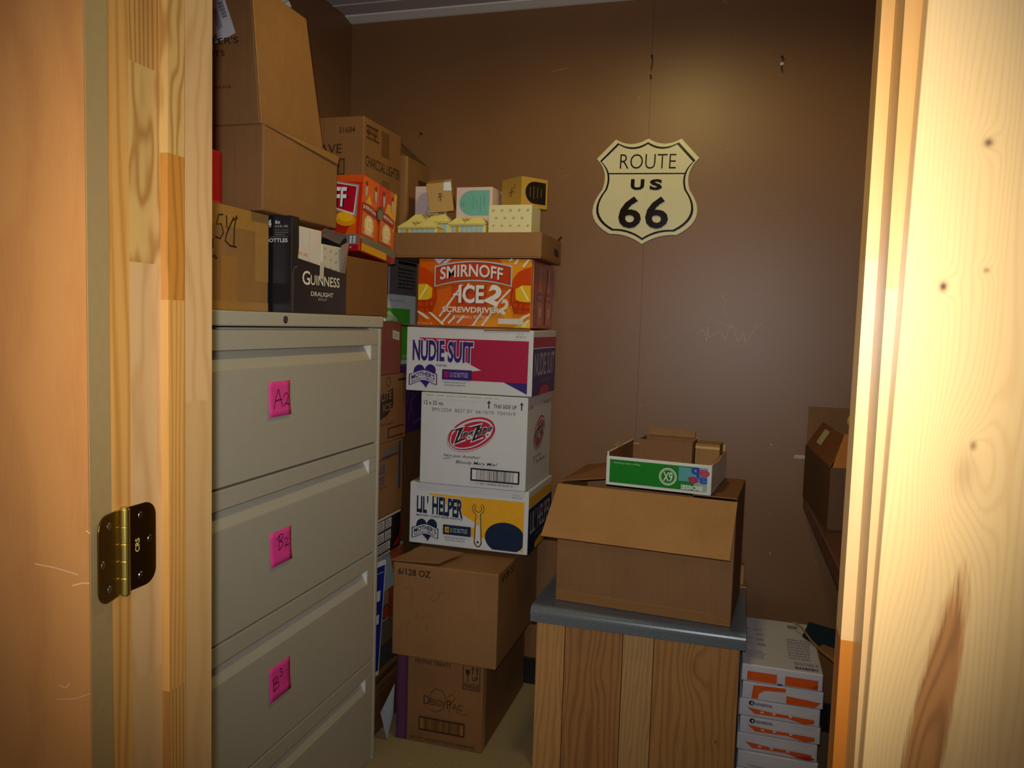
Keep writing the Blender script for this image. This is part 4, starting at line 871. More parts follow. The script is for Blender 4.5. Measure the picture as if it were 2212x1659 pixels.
def house(lbl, x0, x1, y0, y1, ztop, zeave):
    cx_, cy_ = (x0+x1)/2, (y0+y1)/2; w2, d2 = (x1-x0)/2, (y1-y0)/2
    o = empty('house_box', lbl, 'gift box', (cx_, cy_, TF), (0, 0, 0), 'house-shaped yellow gift boxes')
    he, ht = zeave-TF, ztop-TF
    bm = B(); box(bm, -w2, w2, -d2, d2, 0, he); obj('walls', bm, paint('#e3d27a', 0.45, 0.03), o, 0.001)
    bm = B(); e = 0.003
    hexa(bm, [(-w2-e, -d2-e, he), (w2+e, -d2-e, he), (w2+e, d2+e, he), (-w2-e, d2+e, he)], [(-w2*0.70, -d2*0.45, ht), (w2*0.70, -d2*0.45, ht), (w2*0.70, d2*0.45, ht), (-w2*0.70, d2*0.45, ht)])
    rf = obj('roof', bm, paint('#e6d983', 0.42, 0.03), o, 0.0008)
    q0, q1 = Vector((-w2-e, -d2-e, he)), Vector((-w2*0.70, -d2*0.45, ht)); nrm = Vector((0, q1.y-q0.y, q1.z-q0.z))
    a = Art((-w2, q0.y, q0.z), (2*w2, 0, 0), nrm, 0.45); cc = '#9a6a1c'
    for du, dv_ in ((0, 0.62), (-0.05, 0.72), (0.05, 0.72), (-0.10, 0.80), (0.10, 0.80), (-0.06, 0.55), (0.06, 0.55), (0, 0.84)): a.ell(0.45+du, dv_, 0.028, 0.055, cc)
    a.line([(0.45, 0.16), (0.45, 0.60)], 0.0018, cc); a.line([(0.45, 0.3), (0.40, 0.5)], 0.001, cc); a.line([(0.45, 0.3), (0.50, 0.5)], 0.001, cc)
    a.build('crest', rf)
    a = Art((-w2, -d2, 0), (2*w2, 0, 0), (0, 0, he), 0.45)
    for i in range(7):
        u0 = 0.06 + 0.13*i
        if i == 1: a.rect(u0, 0.52, u0+0.09, 0.93, '#c99a30')
        else: a.rect(u0, 0.55, u0+0.11, 0.93, '#9fc0c4')
        a.line([(u0+0.055, 0.55), (u0+0.055, 0.93)], 0.0008, '#7a8a80')
    a.rect(0.02, 0.93, 0.98, 0.955, '#8a7a40'); a.build('printed_windows', o)
house('front left yellow house-shaped gift box in the tray', -1.082, -0.946, 2.340, 2.400, 1.643, 1.622)
house('yellow house-shaped gift box behind the front left one in the tray', -1.082, -0.930, 2.408, 2.478, 1.676, 1.648)
house('yellow house-shaped gift box in the middle of the tray beside the cream box', -0.906, -0.784, 2.340, 2.400, 1.653, 1.631)
SB = 'small soap boxes in the tray'
c = Carton('soap_box', 'cream gift box with pale dots at the right of the tray', 'gift box', -0.776, -0.636, 2.345, 2.455, TF, 1.690, paint('#ded3a0', 0.45, 0.03), SB, bev=0.002)
a = c.art('front')
for j in range(3):
    for i in range(5 - j % 2): a.ell(0.12+0.2*i+0.07*(j % 2), 0.60+0.15*j, 0.035, 0.018, '#b5a573')
a.build('printed_front', c.root)
c = Carton('soap_box', 'pale pink gift box at the left rear of the tray', 'gift box', -1.099+0.012, -1.003, 2.485, 2.570, TF, 1.778, paint('#d9bdb8', 0.5, 0.03), SB, bev=0.002)
a = c.art('front')
for pts in ([(0.42, 0.55), (0.55, 0.60), (0.48, 0.66), (0.60, 0.70), (0.50, 0.74)], [(0.44, 0.62), (0.60, 0.64)], [(0.5, 0.55), (0.56, 0.74)]): a.line(pts, 0.0022, '#8f9aa0')
a.build('printed_front', c.root)
c = Carton('soap_box', 'pink gift box with a large teal arch at the centre of the tray', 'gift box', -0.911, -0.788, 2.415, 2.52, TF, 1.759, paint('#d9bcb6', 0.5, 0.03), SB, bev=0.002)
a = c.art('front'); v0 = 0.57
pts = [(0.93, 0.60), (0.93, 0.955)] + [(0.45 - 0.36*math.sin(rad(t)), 0.7775 + 0.1775*math.cos(rad(t))) for t in range(0, 181, 12)]
a.poly(pts, '#6fb0a4')
for i, (vv0, vv1) in enumerate(((0.70, 0.88), (0.70, 0.82), (0.66, 0.86), (0.72, 0.90))): a.line([(0.48+0.1*i, vv0), (0.48+0.1*i, vv1)], 0.002, '#5a8f88')
a.ell(0.2, 0.76, 0.05, 0.025, '#6f9a98'); a.build('printed_front', c.root)
# tilted tan box wrapped with shiny tape
c = Carton('soap_box', 'tan gift box with shiny tape tilted over the pale pink box', 'gift box', -1.010, -0.930, 2.412, 2.487, 1.692, 1.786, paint('#b88f45', 0.5, 0.05), SB, rot=(rad(18), rad(-7), rad(14)), bev=0.0015)
a = c.art('front')
for pts in ([(0.42, 0.40), (0.55, 0.46), (0.44, 0.52), (0.58, 0.58), (0.48, 0.66)], [(0.40, 0.5), (0.62, 0.54)], [(0.52, 0.36), (0.5, 0.66)], [(0.44, 0.6), (0.6, 0.64)]): a.line(pts, 0.0022, '#5a3c18')
a.build('printed_front', c.root)
bm = B(); slab(bm, [(c.w/2-0.026, -c.d/2-0.0012, c.h-0.026), (c.w/2+0.001, -c.d/2-0.0012, c.h-0.028), (c.w/2+0.001, -c.d/2-0.0012, c.h), (c.w/2-0.022, -c.d/2-0.0012, c.h)], -0.0004)
slab(bm, [(c.w/2-0.022, -c.d/2, c.h+0.0012), (c.w/2+0.001, -c.d/2, c.h+0.0012), (c.w/2+0.001, 0.0, c.h+0.0012), (c.w/2-0.022, 0.0, c.h+0.0012)], 0.0004)
m, nt, b = new_mat('clear_tape'); b.inputs['Base Color'].default_value = (0.88, 0.87, 0.84, 1); b.inputs['Roughness'].default_value = 0.25; b.inputs['Specular IOR Level'].default_value = 0.9; b.inputs['Metallic'].default_value = 0.35
obj('tape', bm, m, c.root)
# tan and black box turned towards the right
c = Carton('soap_box', 'tan gift box with a black arched label on the cream dotted box', 'gift box', -0.055, 0.055, -0.052, 0.052, 0, 0.094, paint('#b8913f', 0.5, 0.05), SB, rot=(0, 0, rad(-38)), bev=0.0015)
c.root.location = (-0.694, 2.463, 1.6915)
a = c.art('front')
for pts in ([(0.38, 0.40), (0.52, 0.46), (0.40, 0.52), (0.56, 0.58), (0.46, 0.64)], [(0.34, 0.5), (0.62, 0.54)], [(0.5, 0.36), (0.48, 0.68)], [(0.56, 0.62), (0.68, 0.72), (0.64, 0.78)]): a.line(pts, 0.0022, '#5a3c18')
a.build('printed_front', c.root)
a = c.art('right')
pts = [(0.92, 0.14), (0.92, 0.88)] + [(0.50 - 0.36*math.sin(rad(t)), 0.51 + 0.37*math.cos(rad(t))) for t in range(0, 181, 12)]
a.poly(pts, '#1c130d')
for i, (v0, v1) in enumerate(((0.35, 0.68), (0.30, 0.72), (0.34, 0.70), (0.38, 0.66))): a.line([(0.32+0.14*i, v0), (0.32+0.14*i, v1)], 0.0028, '#6b5626')
a.build('printed_side', c.root)

# ================================================================ COUNTER AND WHAT STANDS ON IT
KX0, KX1, KY0, KY1, KZ = -0.547, 0.057, 2.143, 2.605, 0.503
ct = empty('plank_cabinet', 'low cabinet clad in pine planks with a grey rolled edge countertop', 'cabinet', (-0.245, 2.37, 0))
def kb(bm, x0, x1, y0, y1, z0, z1, mi=0): return box(bm, x0+0.245, x1+0.245, y0-2.37, y1-2.37, z0, z1, mi)
m, nt, b = new_mat('grey_laminate'); tc = nt.nodes.new('ShaderNodeTexCoord').outputs['Object']
L(nt, mix_n(nt, noise_n(nt, tc, 160, 4), lin('#565b5c'), lin('#777d80')), b.inputs['Base Color']); b.inputs['Roughness'].default_value = 0.30
bm = B(); prof = []
r = 0.020; yf = KY0-2.37
prof = [(KY1-2.37, KZ), (KY1-2.37, KZ-0.020), (yf+0.020, KZ-0.020), (yf+0.020, KZ-0.044), (yf+0.004, KZ-0.046)]
prof += [(yf + r - r*math.cos(rad(t)), KZ - r + r*math.sin(rad(t))) for t in (-15, 0, 15, 30, 45, 60, 75, 90)]
hexa(bm, [(KX0+0.245, y, z) for y, z in prof], [(KX1+0.245, y, z) for y, z in prof]); obj('countertop', bm, m, ct, 0.0008, smooth=False)
PW = [wood('plank_pine_%d' % i, lt, dk, bn, 0.55, 0.02, 'X', i*3.7, rough=0.5, stretch=0.15, knots=kk) for i, (lt, dk, bn, kk) in enumerate((
    ('#bd8a4e', '#9c6733', 60, ()), ('#a87440', '#7d4c22', 45, ((-0.10, 0.33, 0.025, 3, 0.02, 0.1), (-0.09, 0.16, 0.008, 1.2, 0.008, 0.7))), ('#b98e58', '#996c3c', 75, ()), ('#b07c42', '#85562a', 42, ((0.17, 0.385, 0.035, 2.0, 0.05, 0.25), (0.235, 0.18, 0.009, 1.2, 0.010, 0.8)))))]
bm = B(); edges = (-0.532, -0.446, -0.2775, -0.1895, 0.044); mis = (0, 1, 2, 3)
for (x0, x1), mi in zip(zip(edges, edges[1:]), mis): kb(bm, x0+0.001, x1-0.001, 2.165, 2.179, 0.0, KZ-0.022, mi)
obj('plank_front', bm, PW, ct, 0.0012)
bm = B(); kb(bm, -0.530, 0.042, 2.180, 2.595, 0.0, KZ-0.0205); obj('carcass', bm, kraft('#7d5530'), ct)

# big kraft carton with its front flap folded out
yaw = rad(-4.4); bw, bd, bh = 0.507, 0.316, 0.352
o = empty('carton', 'big brown carton with its front flap folded down on the grey countertop', 'box', (-0.2267, 2.361, KZ+0.0006), (0, 0, yaw))
bm = B(); open_shell(bm, bw, bd, bh, 0.005); obj('body', bm, KR, o, 0.003)
bm = B(); slab(bm, [(-bw/2-0.004, -bd/2, bh), (bw/2+0.002, -bd/2, bh), (bw/2-0.002, -bd/2-0.107, bh-0.134), (-bw/2-0.019, -bd/2-0.103, bh-0.134)], 0.004)
obj('flap', bm, kraft('#a37442'), o, 0.001)
bm = B(); slab(bm, [(-bw/2+0.004, bd/2, bh+0.0005), (bw/2-0.004, bd/2, bh+0.0005), (bw/2-0.006, 0.012, bh+0.0005), (-bw/2+0.006, 0.012, bh+0.0005)], -0.004); obj('flap', bm, KR, o, 0.001)
bm = B(); slab(bm, [(-bw/2, -bd/2+0.010, bh+0.004), (-bw/2, bd/2-0.008, bh+0.004), (-bw/2+0.115, bd/2-0.02, bh+0.028), (-bw/2+0.115, -bd/2+0.10, bh+0.0065)], -0.004); obj('flap', bm, KR2, o, 0.001)
bm = B(); slab(bm, [(bw/2, bd/2-0.008, bh+0.004), (bw/2, -bd/2+0.008, bh+0.004), (bw/2-0.12, -bd/2+0.008, bh+0.004), (bw/2-0.12, bd/2-0.02, bh+0.004)], -0.004); obj('flap', bm, KR2, o, 0.001)
a = Art((-bw/2, -bd/2, 0), (bw, 0, 0), (0, 0, bh)); a.rect(0.525, 0.545, 0.725, 0.665, '#d9d6d8').build('label', o)
a = Art((-bw/2, -bd/2, 0), (bw, 0, 0), (0, 0, bh), 0.25); a.rect(0, 0.006, 1, 0.085, '#94683c').line([(0.0, 0.09), (0.5, 0.082), (0.85, 0.085), (0.99, 0.05)], 0.0014, '#a87c48').build('tape', o)
# green copy paper box lid, upside down, with small boxes inside
yw = rad(-6.5); lw, ld, lh = 0.299, 0.297, 0.084; LZ = KZ + bh + 0.0106
o = empty('box_lid', 'green and white copy paper box lid turned upside down on the big carton', 'box lid', (-0.1885, 2.351, LZ), (0, 0, yw))
bm = B(); open_shell(bm, lw, ld, lh, 0.005, 0, hl=lh+0.012); obj('body', bm, [paint('#d4d2c8', 0.4, 0.03)], o, 0.0015)
bm = B(); box(bm, -lw/2+0.0055, lw/2-0.0055, -ld/2+0.0055, -ld/2+0.0065, 0.006, lh-0.001); box(bm, -lw/2+0.0055, lw/2-0.0055, ld/2-0.0065, ld/2-0.0055, 0.006, lh-0.001)
box(bm, -lw/2+0.0055, -lw/2+0.0065, -ld/2+0.0066, ld/2-0.0066, 0.006, lh+0.01); box(bm, lw/2-0.0065, lw/2-0.0055, -ld/2+0.0066, ld/2-0.0066, 0.006, lh-0.001); obj('lining', bm, KR2, o)
a = Art((-lw/2, -ld/2, 0), (lw, 0, 0), (0, 0, lh), 0.3)
a.rect(0.035, 0.10, 0.965, 0.90, '#1c7a22').text('Paper with Purpose', 0.07, 0.755, 0.33, 0.83, '#b8d0a8', 0.0, flip=True)
a.ring(0.60, 0.49, 0.083, 0.295, 0.010, '#cfd8c0').ring(0.60, 0.49, 0.068, 0.242, 0.005, '#cfd8c0').text('6X', 0.555, 0.33, 0.645, 0.65, '#cfd8c0', 0.02, flip=True)
a.rect(0.70, 0.40, 0.965, 0.86, '#5a9a9c').text('a', 0.885, 0.36, 0.965, 0.58, '#2f52a8', 0.035, flip=True).text('e', 0.790, 0.36, 0.885, 0.58, '#a82a5c', 0.035, flip=True).text('b', 0.815, 0.56, 0.89, 0.90, '#2440a0', 0.035, flip=True).text('e', 0.885, 0.60, 0.985, 0.84, '#c03a52', 0.035, flip=True).text('BOISE', 0.725, 0.125, 0.925, 0.285, '#c8cfc0', 0.05, flip=True)
a.build('printed_front', o)
bm = B()                                         # clear tape round the right corner
slab(bm, [(lw/2-0.045, -ld/2-0.0012, 0.012), (lw/2+0.001, -ld/2-0.0012, 0.002), (lw/2+0.001, -ld/2-0.0012, lh+0.002), (lw/2-0.05, -ld/2-0.0012, lh-0.004)], -0.0003)
slab(bm, [(lw/2+0.0012, -ld/2, 0.002), (lw/2+0.0012, -ld/2+0.05, 0.015), (lw/2+0.0012, -ld/2+0.09, lh), (lw/2+0.0012, -ld/2, lh+0.002)], -0.0003)
m, nt, b = new_mat('clear_film'); b.inputs['Base Color'].default_value = (0.85, 0.85, 0.85, 1); b.inputs['Roughness'].default_value = 0.07; b.inputs['Alpha'].default_value = 0.22; b.inputs['Specular IOR Level'].default_value = 0.8
obj('tape', bm, m, o)
bm = B(); slab(bm, [(lw/2-0.004, -ld/2+0.03, lh), (lw/2-0.004, ld/2-0.08, lh), (lw/2+0.010, ld/2-0.10, lh+0.016), (lw/2+0.012, -ld/2+0.05, lh+0.008)], 0.002)
slab(bm, [(lw/2-0.08, ld/2-0.004, lh), (lw/2-0.002, ld/2-0.004, lh), (lw/2-0.004, ld/2+0.004, lh+0.018), (lw/2-0.075, ld/2+0.003, lh+0.012)], 0.002)
slab(bm, [(-lw/2+0.003, -ld/2+0.10, lh+0.012), (-lw/2+0.003, -ld/2+0.17, lh+0.012), (-lw/2-0.010, -ld/2+0.16, lh+0.022), (-lw/2-0.008, -ld/2+0.11, lh+0.018)], 0.002)
obj('torn_edge', bm, kraft('#a88a5c'), o)
cc = empty('small_carton', 'small open brown carton with a white label inside the green lid', 'box', (-0.196, 2.413, LZ+0.0060), (0, 0, rad(-5)), 'small boxes inside the green lid')
bm = B(); open_shell(bm, 0.160, 0.100, 0.113, 0.003); obj('body', bm, KR2, cc, 0.001)
bm = B(); slab(bm, [(-0.070, 0.0485, 0.1135), (0.073, 0.0485, 0.1135), (0.073, 0.057, 0.137), (-0.070, 0.057, 0.137)], 0.003); fl_ = obj('flap', bm, KR, cc, 0.001)
a = Art((-0.070, 0.0482, 0.1135), (0.143, 0, 0), (0, 0.0085, 0.0235)); a.rect(0.22, 0.04, 0.88, 0.94, '#cfcbd2').text('RETURN TO', 0.46, 0.40, 0.66, 0.60, '#6a6680'); a.build('label', fl_)
c = Carton('small_carton', 'small closed brown carton in the right rear of the green lid', 'box', -0.1105, -0.038, 2.397, 2.470, LZ+0.006, LZ+0.113, KR3, 'small boxes inside the green lid', rot=(0, 0, rad(-6)), bev=0.002)
a = c.art('front', 0.3); a.rect(0.0, 0.86, 1, 0.93, '#c9a468').build('tape', c.root)

# wooden bracket beside the carton at the wall
o = empty('wood_bracket', 'small raw wood block and strip on the counter against the back wall', 'wood scrap', (0.047, 2.570, KZ+0.0006))
PB = wood('scrap_pine', '#b98548', '#94602c', 90, 0.5, 0.02, 'X', 2.9, rough=0.6)
bm = B(); box(bm, -0.040, 0.012, -0.03, 0.03, 0, 0.006); obj('base_strip', bm, PB, o, 0.0008)
bm = B(); box(bm, -0.040, 0.002, -0.012, 0.028, 0.0065, 0.068); obj('block', bm, PB, o, 0.0008)

# ================================================================ PAPER REAMS
RW, RD, RH = 0.212, 0.375, 0.0500
WR = paint('#cfc9cc', 0.42, 0.03, 20); OR = '#d9591c'
for i in range(8):
    z0 = 0.0006 + i*RH; r_ = random.Random(40+i)
    lbl = {7: 'topmost white and orange wrapped paper ream with printed top, beside the counter', 6: 'paper ream second from the top of the stack beside the counter', 5: 'paper ream third from the top, the upper one lettered in front',
           4: 'paper ream fourth from the top, the lower one lettered in front', 3: 'paper ream fifth from the top with a crumpled white end', 2: 'paper ream third from the bottom of the stack beside the counter',
           1: 'paper ream second from the bottom of the stack beside the counter', 0: 'bottom paper ream on the floor beside the counter'}[i]
    o = empty('paper_ream', lbl, 'paper ream', (0.158 + r_.uniform(-0.003, 0.003), 2.202+RD/2 + r_.uniform(0, 0.004), z0), (0, 0, rad(r_.uniform(-0.6, 0.6))), 'paper reams stacked beside the counter')
    bm = B(); box(bm, -RW/2, RW/2, -RD/2, RD/2, 0, RH-0.0012); obj('wrapper', bm, WR, o, 0.004, 3)
    bm = B()                                     # folded end of the wrapper
    e = 0.0016
    slab(bm, [(-RW/2+0.004, -RD/2-0.0002, 0.004), (RW/2-0.004, -RD/2-0.0002, 0.004), (RW/2-0.03, -RD/2-e, RH*0.52), (-RW/2+0.03, -RD/2-e, RH*0.52)], 0.0006)
    slab(bm, [(-RW/2+0.004, -RD/2-0.0004, 0.005), (-RW/2+0.03, -RD/2-0.002, RH*0.5), (-RW/2+0.004, -RD/2-0.0004, RH-0.006)], 0.0005); slab(bm, [(RW/2-0.004, -RD/2-0.0004, RH-0.006), (RW/2-0.03, -RD/2-0.002, RH*0.5), (RW/2-0.004, -RD/2-0.0004, 0.005)], 0.0005)
    obj('end_fold', bm, WR, o)
    a = Art((-RW/2, -RD/2-0.0026, 0), (RW, 0, 0), (0, 0, RH), 0.4)
    if i == 7: a.rect(0.07, 0.10, 0.44, 0.62, OR).rect(0.54, 0.10, 0.94, 0.62, OR).poly([(0.94, 0.10), (0.94, 0.40), (0.84, 0.10)], '#b8421a').rect(0.45, 0.04, 0.51, 0.14, '#4a3a7a')
    elif i == 6: a.poly([(0.12, 0.10), (0.20, 0.10), (0.21, 0.40), (0.28, 0.62), (0.54, 0.70), (0.54, 0.92), (0.14, 0.85)], OR).poly([(0.55, 0.08), (0.90, 0.08), (0.97, 0.40), (0.55, 0.52)], OR)
    elif i in (5, 4, 3):
        if i > 3: a.ell(0.155, 0.80, 0.035, 0.14, '#2a2440').ell(0.16, 0.79, 0.012, 0.08, '#cfc9cc').text('NIVERSAL', 0.20, 0.70, 0.42, 0.86, '#4a2a5a', 0.02)
        a.poly([(0.10, 0.55), (0.40, 0.44), (0.93, 0.40), (0.93, 0.18), (0.82, 0.06), (0.60, 0.26), (0.20, 0.22)], OR if i > 3 else '#d2562a')
        for uu in (0.27, 0.42, 0.62): a.rect(uu, 0.32, uu+0.04, 0.42, '#e0c8b8')
        if i == 3: a.poly([(0.72, 0.12), (0.90, 0.06), (0.98, 0.18), (0.90, 0.30)], '#b02a3a')
    else: a.poly([(0.1, 0.3), (0.5, 0.22), (0.92, 0.24), (0.8, 0.10), (0.2, 0.12)], '#b8a0b0')
    a.build('printed_end', o)
    if i == 7:
        a = Art((-RW/2, -RD/2, RH-0.0012), (RW, 0, 0), (0, RD, 0), 0.4)
        for (u0, v0, u1, v1) in ((0.03, 0.72, 0.12, 0.76), (0.16, 0.70, 0.28, 0.75), (0.05, 0.62, 0.12, 0.65), (0.20, 0.60, 0.30, 0.65), (0.03, 0.50, 0.14, 0.54), (0.20, 0.48, 0.30, 0.54), (0.05, 0.41, 0.14, 0.44), (0.20, 0.38, 0.32, 0.44)): a.smalltext(u0, v0, u1, v1, '#77727a', 2)
        a.smalltext(0.05, 0.12, 0.32, 0.28, '#a8a2a2', 5); a.smalltext(0.60, 0.20, 0.92, 0.62, '#a09a9c', 8); a.smalltext(0.66, 0.02, 0.97, 0.09, '#6a4a5a', 1); a.rect(0.64, 0.84, 0.78, 0.90, '#8a847c'); a.text('BRIGHTNESS 92', 0.66, 0.10, 0.96, 0.15, '#8a8488', 0.01)
        a.rect(0.985, 0.3, 0.994, 0.98, '#c0522a'); a.build('printed_top', o)
# torn blue and tan wrapper standing on the reams
o = empty('torn_wrapper', 'torn tan and dark blue carton scrap leaning on top of the reams', 'cardboard', (0.258, 2.36, 0.4012))
bm = B(); slab(bm, [(-0.030, 0.10, 0.0005), (0.060, -0.06, 0.0005), (0.085, -0.03, 0.075), (-0.012, 0.11, 0.045)], 0.003); obj('panel', bm, paint('#1c2a35', 0.4), o)
bm = B(); tube(bm, [(-0.055, 0.135, 0.030), (-0.035, 0.11, 0.026), (-0.010, 0.05, 0.010), (0.02, -0.015, 0.004), (0.05, -0.075, 0.004)], 0.0032, 6); obj('torn_rim', bm, kraft('#a07a48'), o)
bm = B(); slab(bm, [(0.0, 0.02, 0.0008), (0.055, -0.10, 0.0008), (0.085, -0.09, 0.030), (0.03, 0.02, 0.024)], -0.002); obj('flap', bm, KR2, o)

# ================================================================ RIGHT WALL SHELF
o = empty('wall_shelf', 'brown painted shelf board along the right wall behind the doorway', 'shelf', (0.39, 2.05, 0.745))
SHP = paint('#5f3a2a', 0.4, 0.06, 20)
bm = B(); hexa(bm, [(-0.165, 0.645, 0), (-0.140, -0.70, 0), (0.158, -0.70, 0), (0.158, 0.645, 0)], [(-0.165, 0.645, 0.045), (-0.140, -0.70, 0.045), (0.158, -0.70, 0.045), (0.158, 0.645, 0.045)])
obj('board', bm, SHP, o, 0.004, 3)
for yy in (0.45, -0.45):
    bm = B(); slab(bm, [(0.158, yy, -0.16), (0.158, yy, 0), (-0.06, yy, 0)], 0.02); obj('bracket', bm, SHP, o)
SHZ = 0.7906
o = empty('carton', 'old brown carton with leaning flaps on the right wall shelf', 'box', (0.365, 2.455, SHZ), (0, 0, rad(4.0)))
bm = B(); open_shell(bm, 0.26, 0.44, 0.172, 0.004); obj('body', bm, kraft('#5e4127'), o, 0.003)
bm = B(); box(bm, -0.127, 0.127, 0.214, 0.218, 0.1725, 0.295); obj('flap', bm, kraft('#7a5530'), o)
bm = B(); slab(bm, [(-0.129, -0.20, 0.1725), (-0.129, 0.21, 0.1725), (-0.085, 0.20, 0.250), (-0.085, -0.16, 0.250)], 0.003); f_ = obj('flap', bm, kraft('#7a4a28'), o)
bm = B(); slab(bm, [(-0.126, -0.219, 0.1725), (0.126, -0.219, 0.1725), (0.11, -0.165, 0.258), (-0.09, -0.165, 0.258)], -0.003); obj('flap', bm, kraft('#a5662c'), o)
a = Art((-0.130, -0.16, 0.1735), (0, 0.34, 0), (0.044, 0.0, 0.077)); a.n = -a.n if a.n.x > 0 else a.n; a.rect(0.55, 0.30, 0.78, 0.85, '#b5ac84').build('label', f_)
bm = B(); box(bm, 0.0, 0.10, -0.2215, -0.2205, 0.004, 0.168); obj('panel', bm, kraft('#9a6432'), o)
bm = B(); cyl(bm, (0, 0, -0.170), (0, 0, 1), 0.030, 0.245, 24, 0, 0.030); cyl(bm, (0, 0, 0.0755), (0, 0, 1), 0.031, 0.012, 24, 1)
t_ = obj('plastic_bottle', bm, [paint('#3a2c26', 0.2, 0.1), paint('#7a6a55', 0.3)], None, 0.002); t_.location = (0.335, 2.345, SHZ+0.175)
tag(t_, 'dark plastic bottle standing inside the flapped shelf carton', 'bottle')
bm = B(); n = 32; R0, R1, hw = 0.024, 0.017, 0.012
ring = [[(R*math.cos(2*math.pi*i/n), yy, R*math.sin(2*math.pi*i/n)) for i in range(n)] for R, yy in ((R0, -hw), (R0, hw), (R1, hw), (R1, -hw))]
vv = [[bm.verts.new(p) for p in rr_] for rr_ in ring]
for k in range(4):
    for i in range(n):
        j = (i+1) % n; bm.faces.new((vv[k][i], vv[k][j], vv[(k+1) % 4][j], vv[(k+1) % 4][i]))
t_ = obj('tape_roll', bm, paint('#c9a23a', 0.3, 0.05), None, 0.0008); t_.location = (0.325, 2.34, SHZ+0.175+0.088+0.0245); t_.rotation_euler = (0, 0, rad(25))
tag(t_, 'roll of yellow tape standing on edge on the dark bottle at the shelf', 'tape')

# ================================================================ LOOSE PAPER BY THE STACK
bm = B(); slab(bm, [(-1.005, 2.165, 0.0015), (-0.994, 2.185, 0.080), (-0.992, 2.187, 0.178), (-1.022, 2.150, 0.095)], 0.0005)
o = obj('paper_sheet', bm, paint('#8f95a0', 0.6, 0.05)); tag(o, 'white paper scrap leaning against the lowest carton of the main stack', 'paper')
md = o.modifiers.new('t', 'SOLIDIFY'); md.thickness = 0.0004

# ================================================================ ROUTE SIGN AND HOOKS ON THE BACK WALL
sg = empty('road_sign', 'embossed cream shield road sign reading ROUTE US 66 on the back wall', 'sign', (-0.335, BY-0.001, 1.79), (0, rad(1.2), 0))
def shield(s=1.0, n=10):
    half = [(0.0, 0.170)]
    def arc(p0, p1, bul):
        out = []
        for i in range(1, n+1):
            t = i/n; x = p0[0]+(p1[0]-p0[0])*t; z = p0[1]+(p1[1]-p0[1])*t
            d = Vector((p1[0]-p0[0], p1[1]-p0[1])); q = Vector((-d.y, d.x)).normalized(); k = 4*t*(1-t)*bul
            out.append((x+q.x*k, z+q.y*k))
        return out
    half += arc((0.0, 0.170), (0.110, 0.168), -0.017)
    half += [(0.173, 0.103)]
    half += arc((0.173, 0.103), (0.148, -0.002), -0.018)
    half += arc((0.148, -0.002), (0.114, -0.151), 0.046)
    half += arc((0.114, -0.151), (0.0, -0.184), -0.010)
    pts = [(x, z) for x, z in half]
    mir = [(-x, z) for x, z in half[1:-1]][::-1]
    return [(x*s, z*s) for x, z in pts + mir]
CREAM = paint('#d8d0ac', 0.22, 0.03, 30, spec=0.6); BLKE = paint('#120d0c', 0.18, 0.05, spec=0.7)
sh = shield()
bm = B(); hexa(bm, [(x, 0, z) for x, z in sh], [(x, -0.004, z) for x, z in sh]); obj('plate', bm, CREAM, sg, 0.0012)
def strip(outer, inner, y0, y1):
    bm = B(); n = len(outer)
    V = [[bm.verts.new((p[0], y, p[1])) for p in L_] for L_, y in ((outer, y0), (outer, y1), (inner, y1), (inner, y0))]
    for k in range(3):
        for i in range(n):
            j = (i+1) % n; bm.faces.new((V[k][i], V[k][j], V[k+1][j], V[k+1][i]))
    return bm
obj('border', strip([(x*0.925, z*0.925) for x, z in sh], [(x*0.882, z*0.886) for x, z in sh], -0.004, -0.0062), BLKE, sg, 0.0008)
bm = B(); box(bm, -0.131, 0.131, -0.0062, -0.004, 0.051, 0.0550); obj('divider', bm, BLKE, sg, 0.0008)
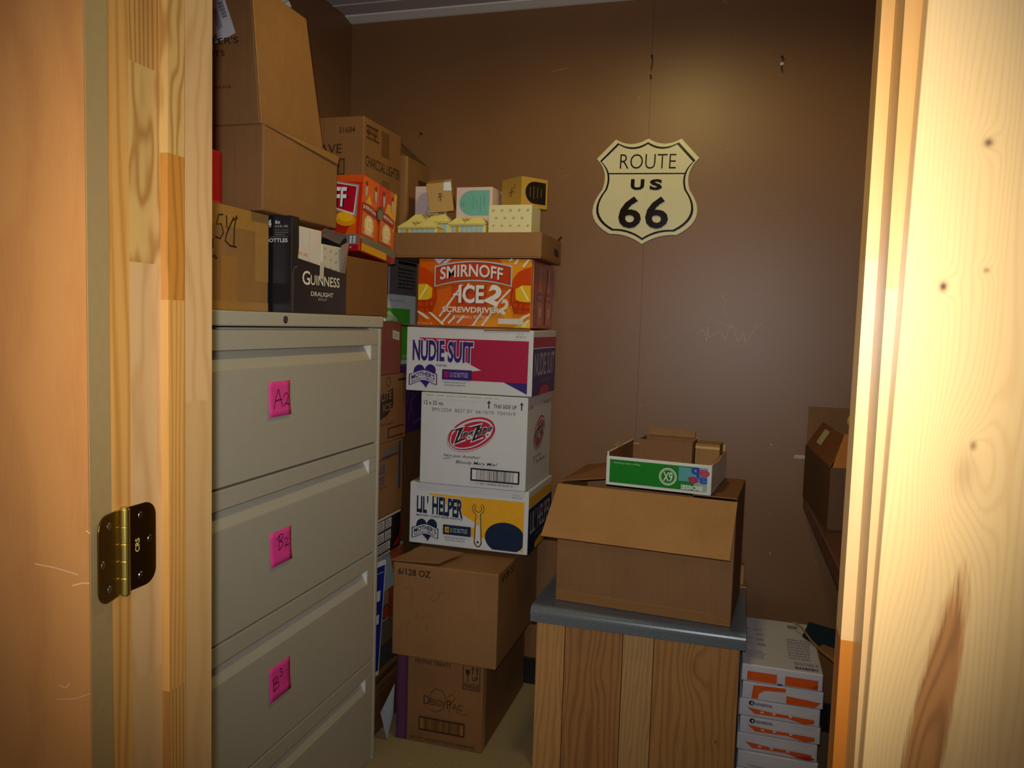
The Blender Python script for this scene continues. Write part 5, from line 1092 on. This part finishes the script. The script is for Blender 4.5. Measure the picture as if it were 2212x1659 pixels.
def emboss(name, t, x0, x1, z0, z1, bold, hgt, dv=0.0):
    vs, fs = glyphs(t, bold); bm = B()
    top = [bm.verts.new((x0+(x1-x0)*a, -0.004-hgt, z0+(z1-z0)*b)) for a, b in vs]
    for f in fs:
        try: bm.faces.new([top[i] for i in f])
        except ValueError: pass
    bmesh.ops.remove_doubles(bm, verts=bm.verts[:], dist=1e-5)
    r_ = bmesh.ops.extrude_face_region(bm, geom=bm.faces[:])
    for v in [g_ for g_ in r_['geom'] if isinstance(g_, bmesh.types.BMVert)]: v.co.y = -0.0035
    return obj(name, bm, BLKE, sg, 0.0009 if bold > 0.02 else 0.0004, angle=50)
emboss('letters', 'ROUTE', -0.091, 0.097, 0.069, 0.118, -0.012, 0.0022)
emboss('letters', 'U', -0.050, -0.004, -0.002, 0.034, 0.045, 0.0035); emboss('letters', 'S', 0.014, 0.056, -0.002, 0.034, 0.045, 0.0035)
emboss('numerals', '6', -0.085, -0.008, -0.131, -0.024, 0.02, 0.0055); emboss('numerals', '6', 0.006, 0.083, -0.131, -0.024, 0.02, 0.0055)
# nails and hook
def nail(lbl, x, z, kind):
    o = empty('picture_hook', lbl, 'hook', (x, BY, z))
    bm = B(); tube(bm, [(0, 0.002, 0), (0, -0.014, 0.002)], 0.0014, 8); cyl(bm, (0, -0.014, 0.002), (0, -1, 0.1), 0.004, 0.0012, 12); obj('nail', bm, paint('#3a342c', 0.35, metal=0.8), o)
    if kind:
        bm = B(); tube(bm, [(0, -0.002, 0.010), (0.002, -0.003, -0.012), (0.0, -0.004, -0.030), (0, -0.012, -0.040), (0, -0.016, -0.030)], 0.0016, 8); obj('hook', bm, paint('#5a4632', 0.3, metal=0.7), o)
    if kind == 2:
        bm = B(); cyl(bm, (0, -0.003, -0.016), (0, -1, 0), 0.0055, 0.002, 16); obj('eyelet', bm, paint('#d8cfa8', 0.3), o)
nail('small dark nail high on the wall seam above the road sign', -0.331, 2.225, 1)
nail('lower bent nail on the wall seam above the road sign', -0.332, 2.160, 0)
nail('picture hook with a pale eyelet high on the wall near the right jamb', 0.083, 2.195, 2)
nail('small bright nail on the wall above the tan open flap carton', -1.158, 2.003, 0)
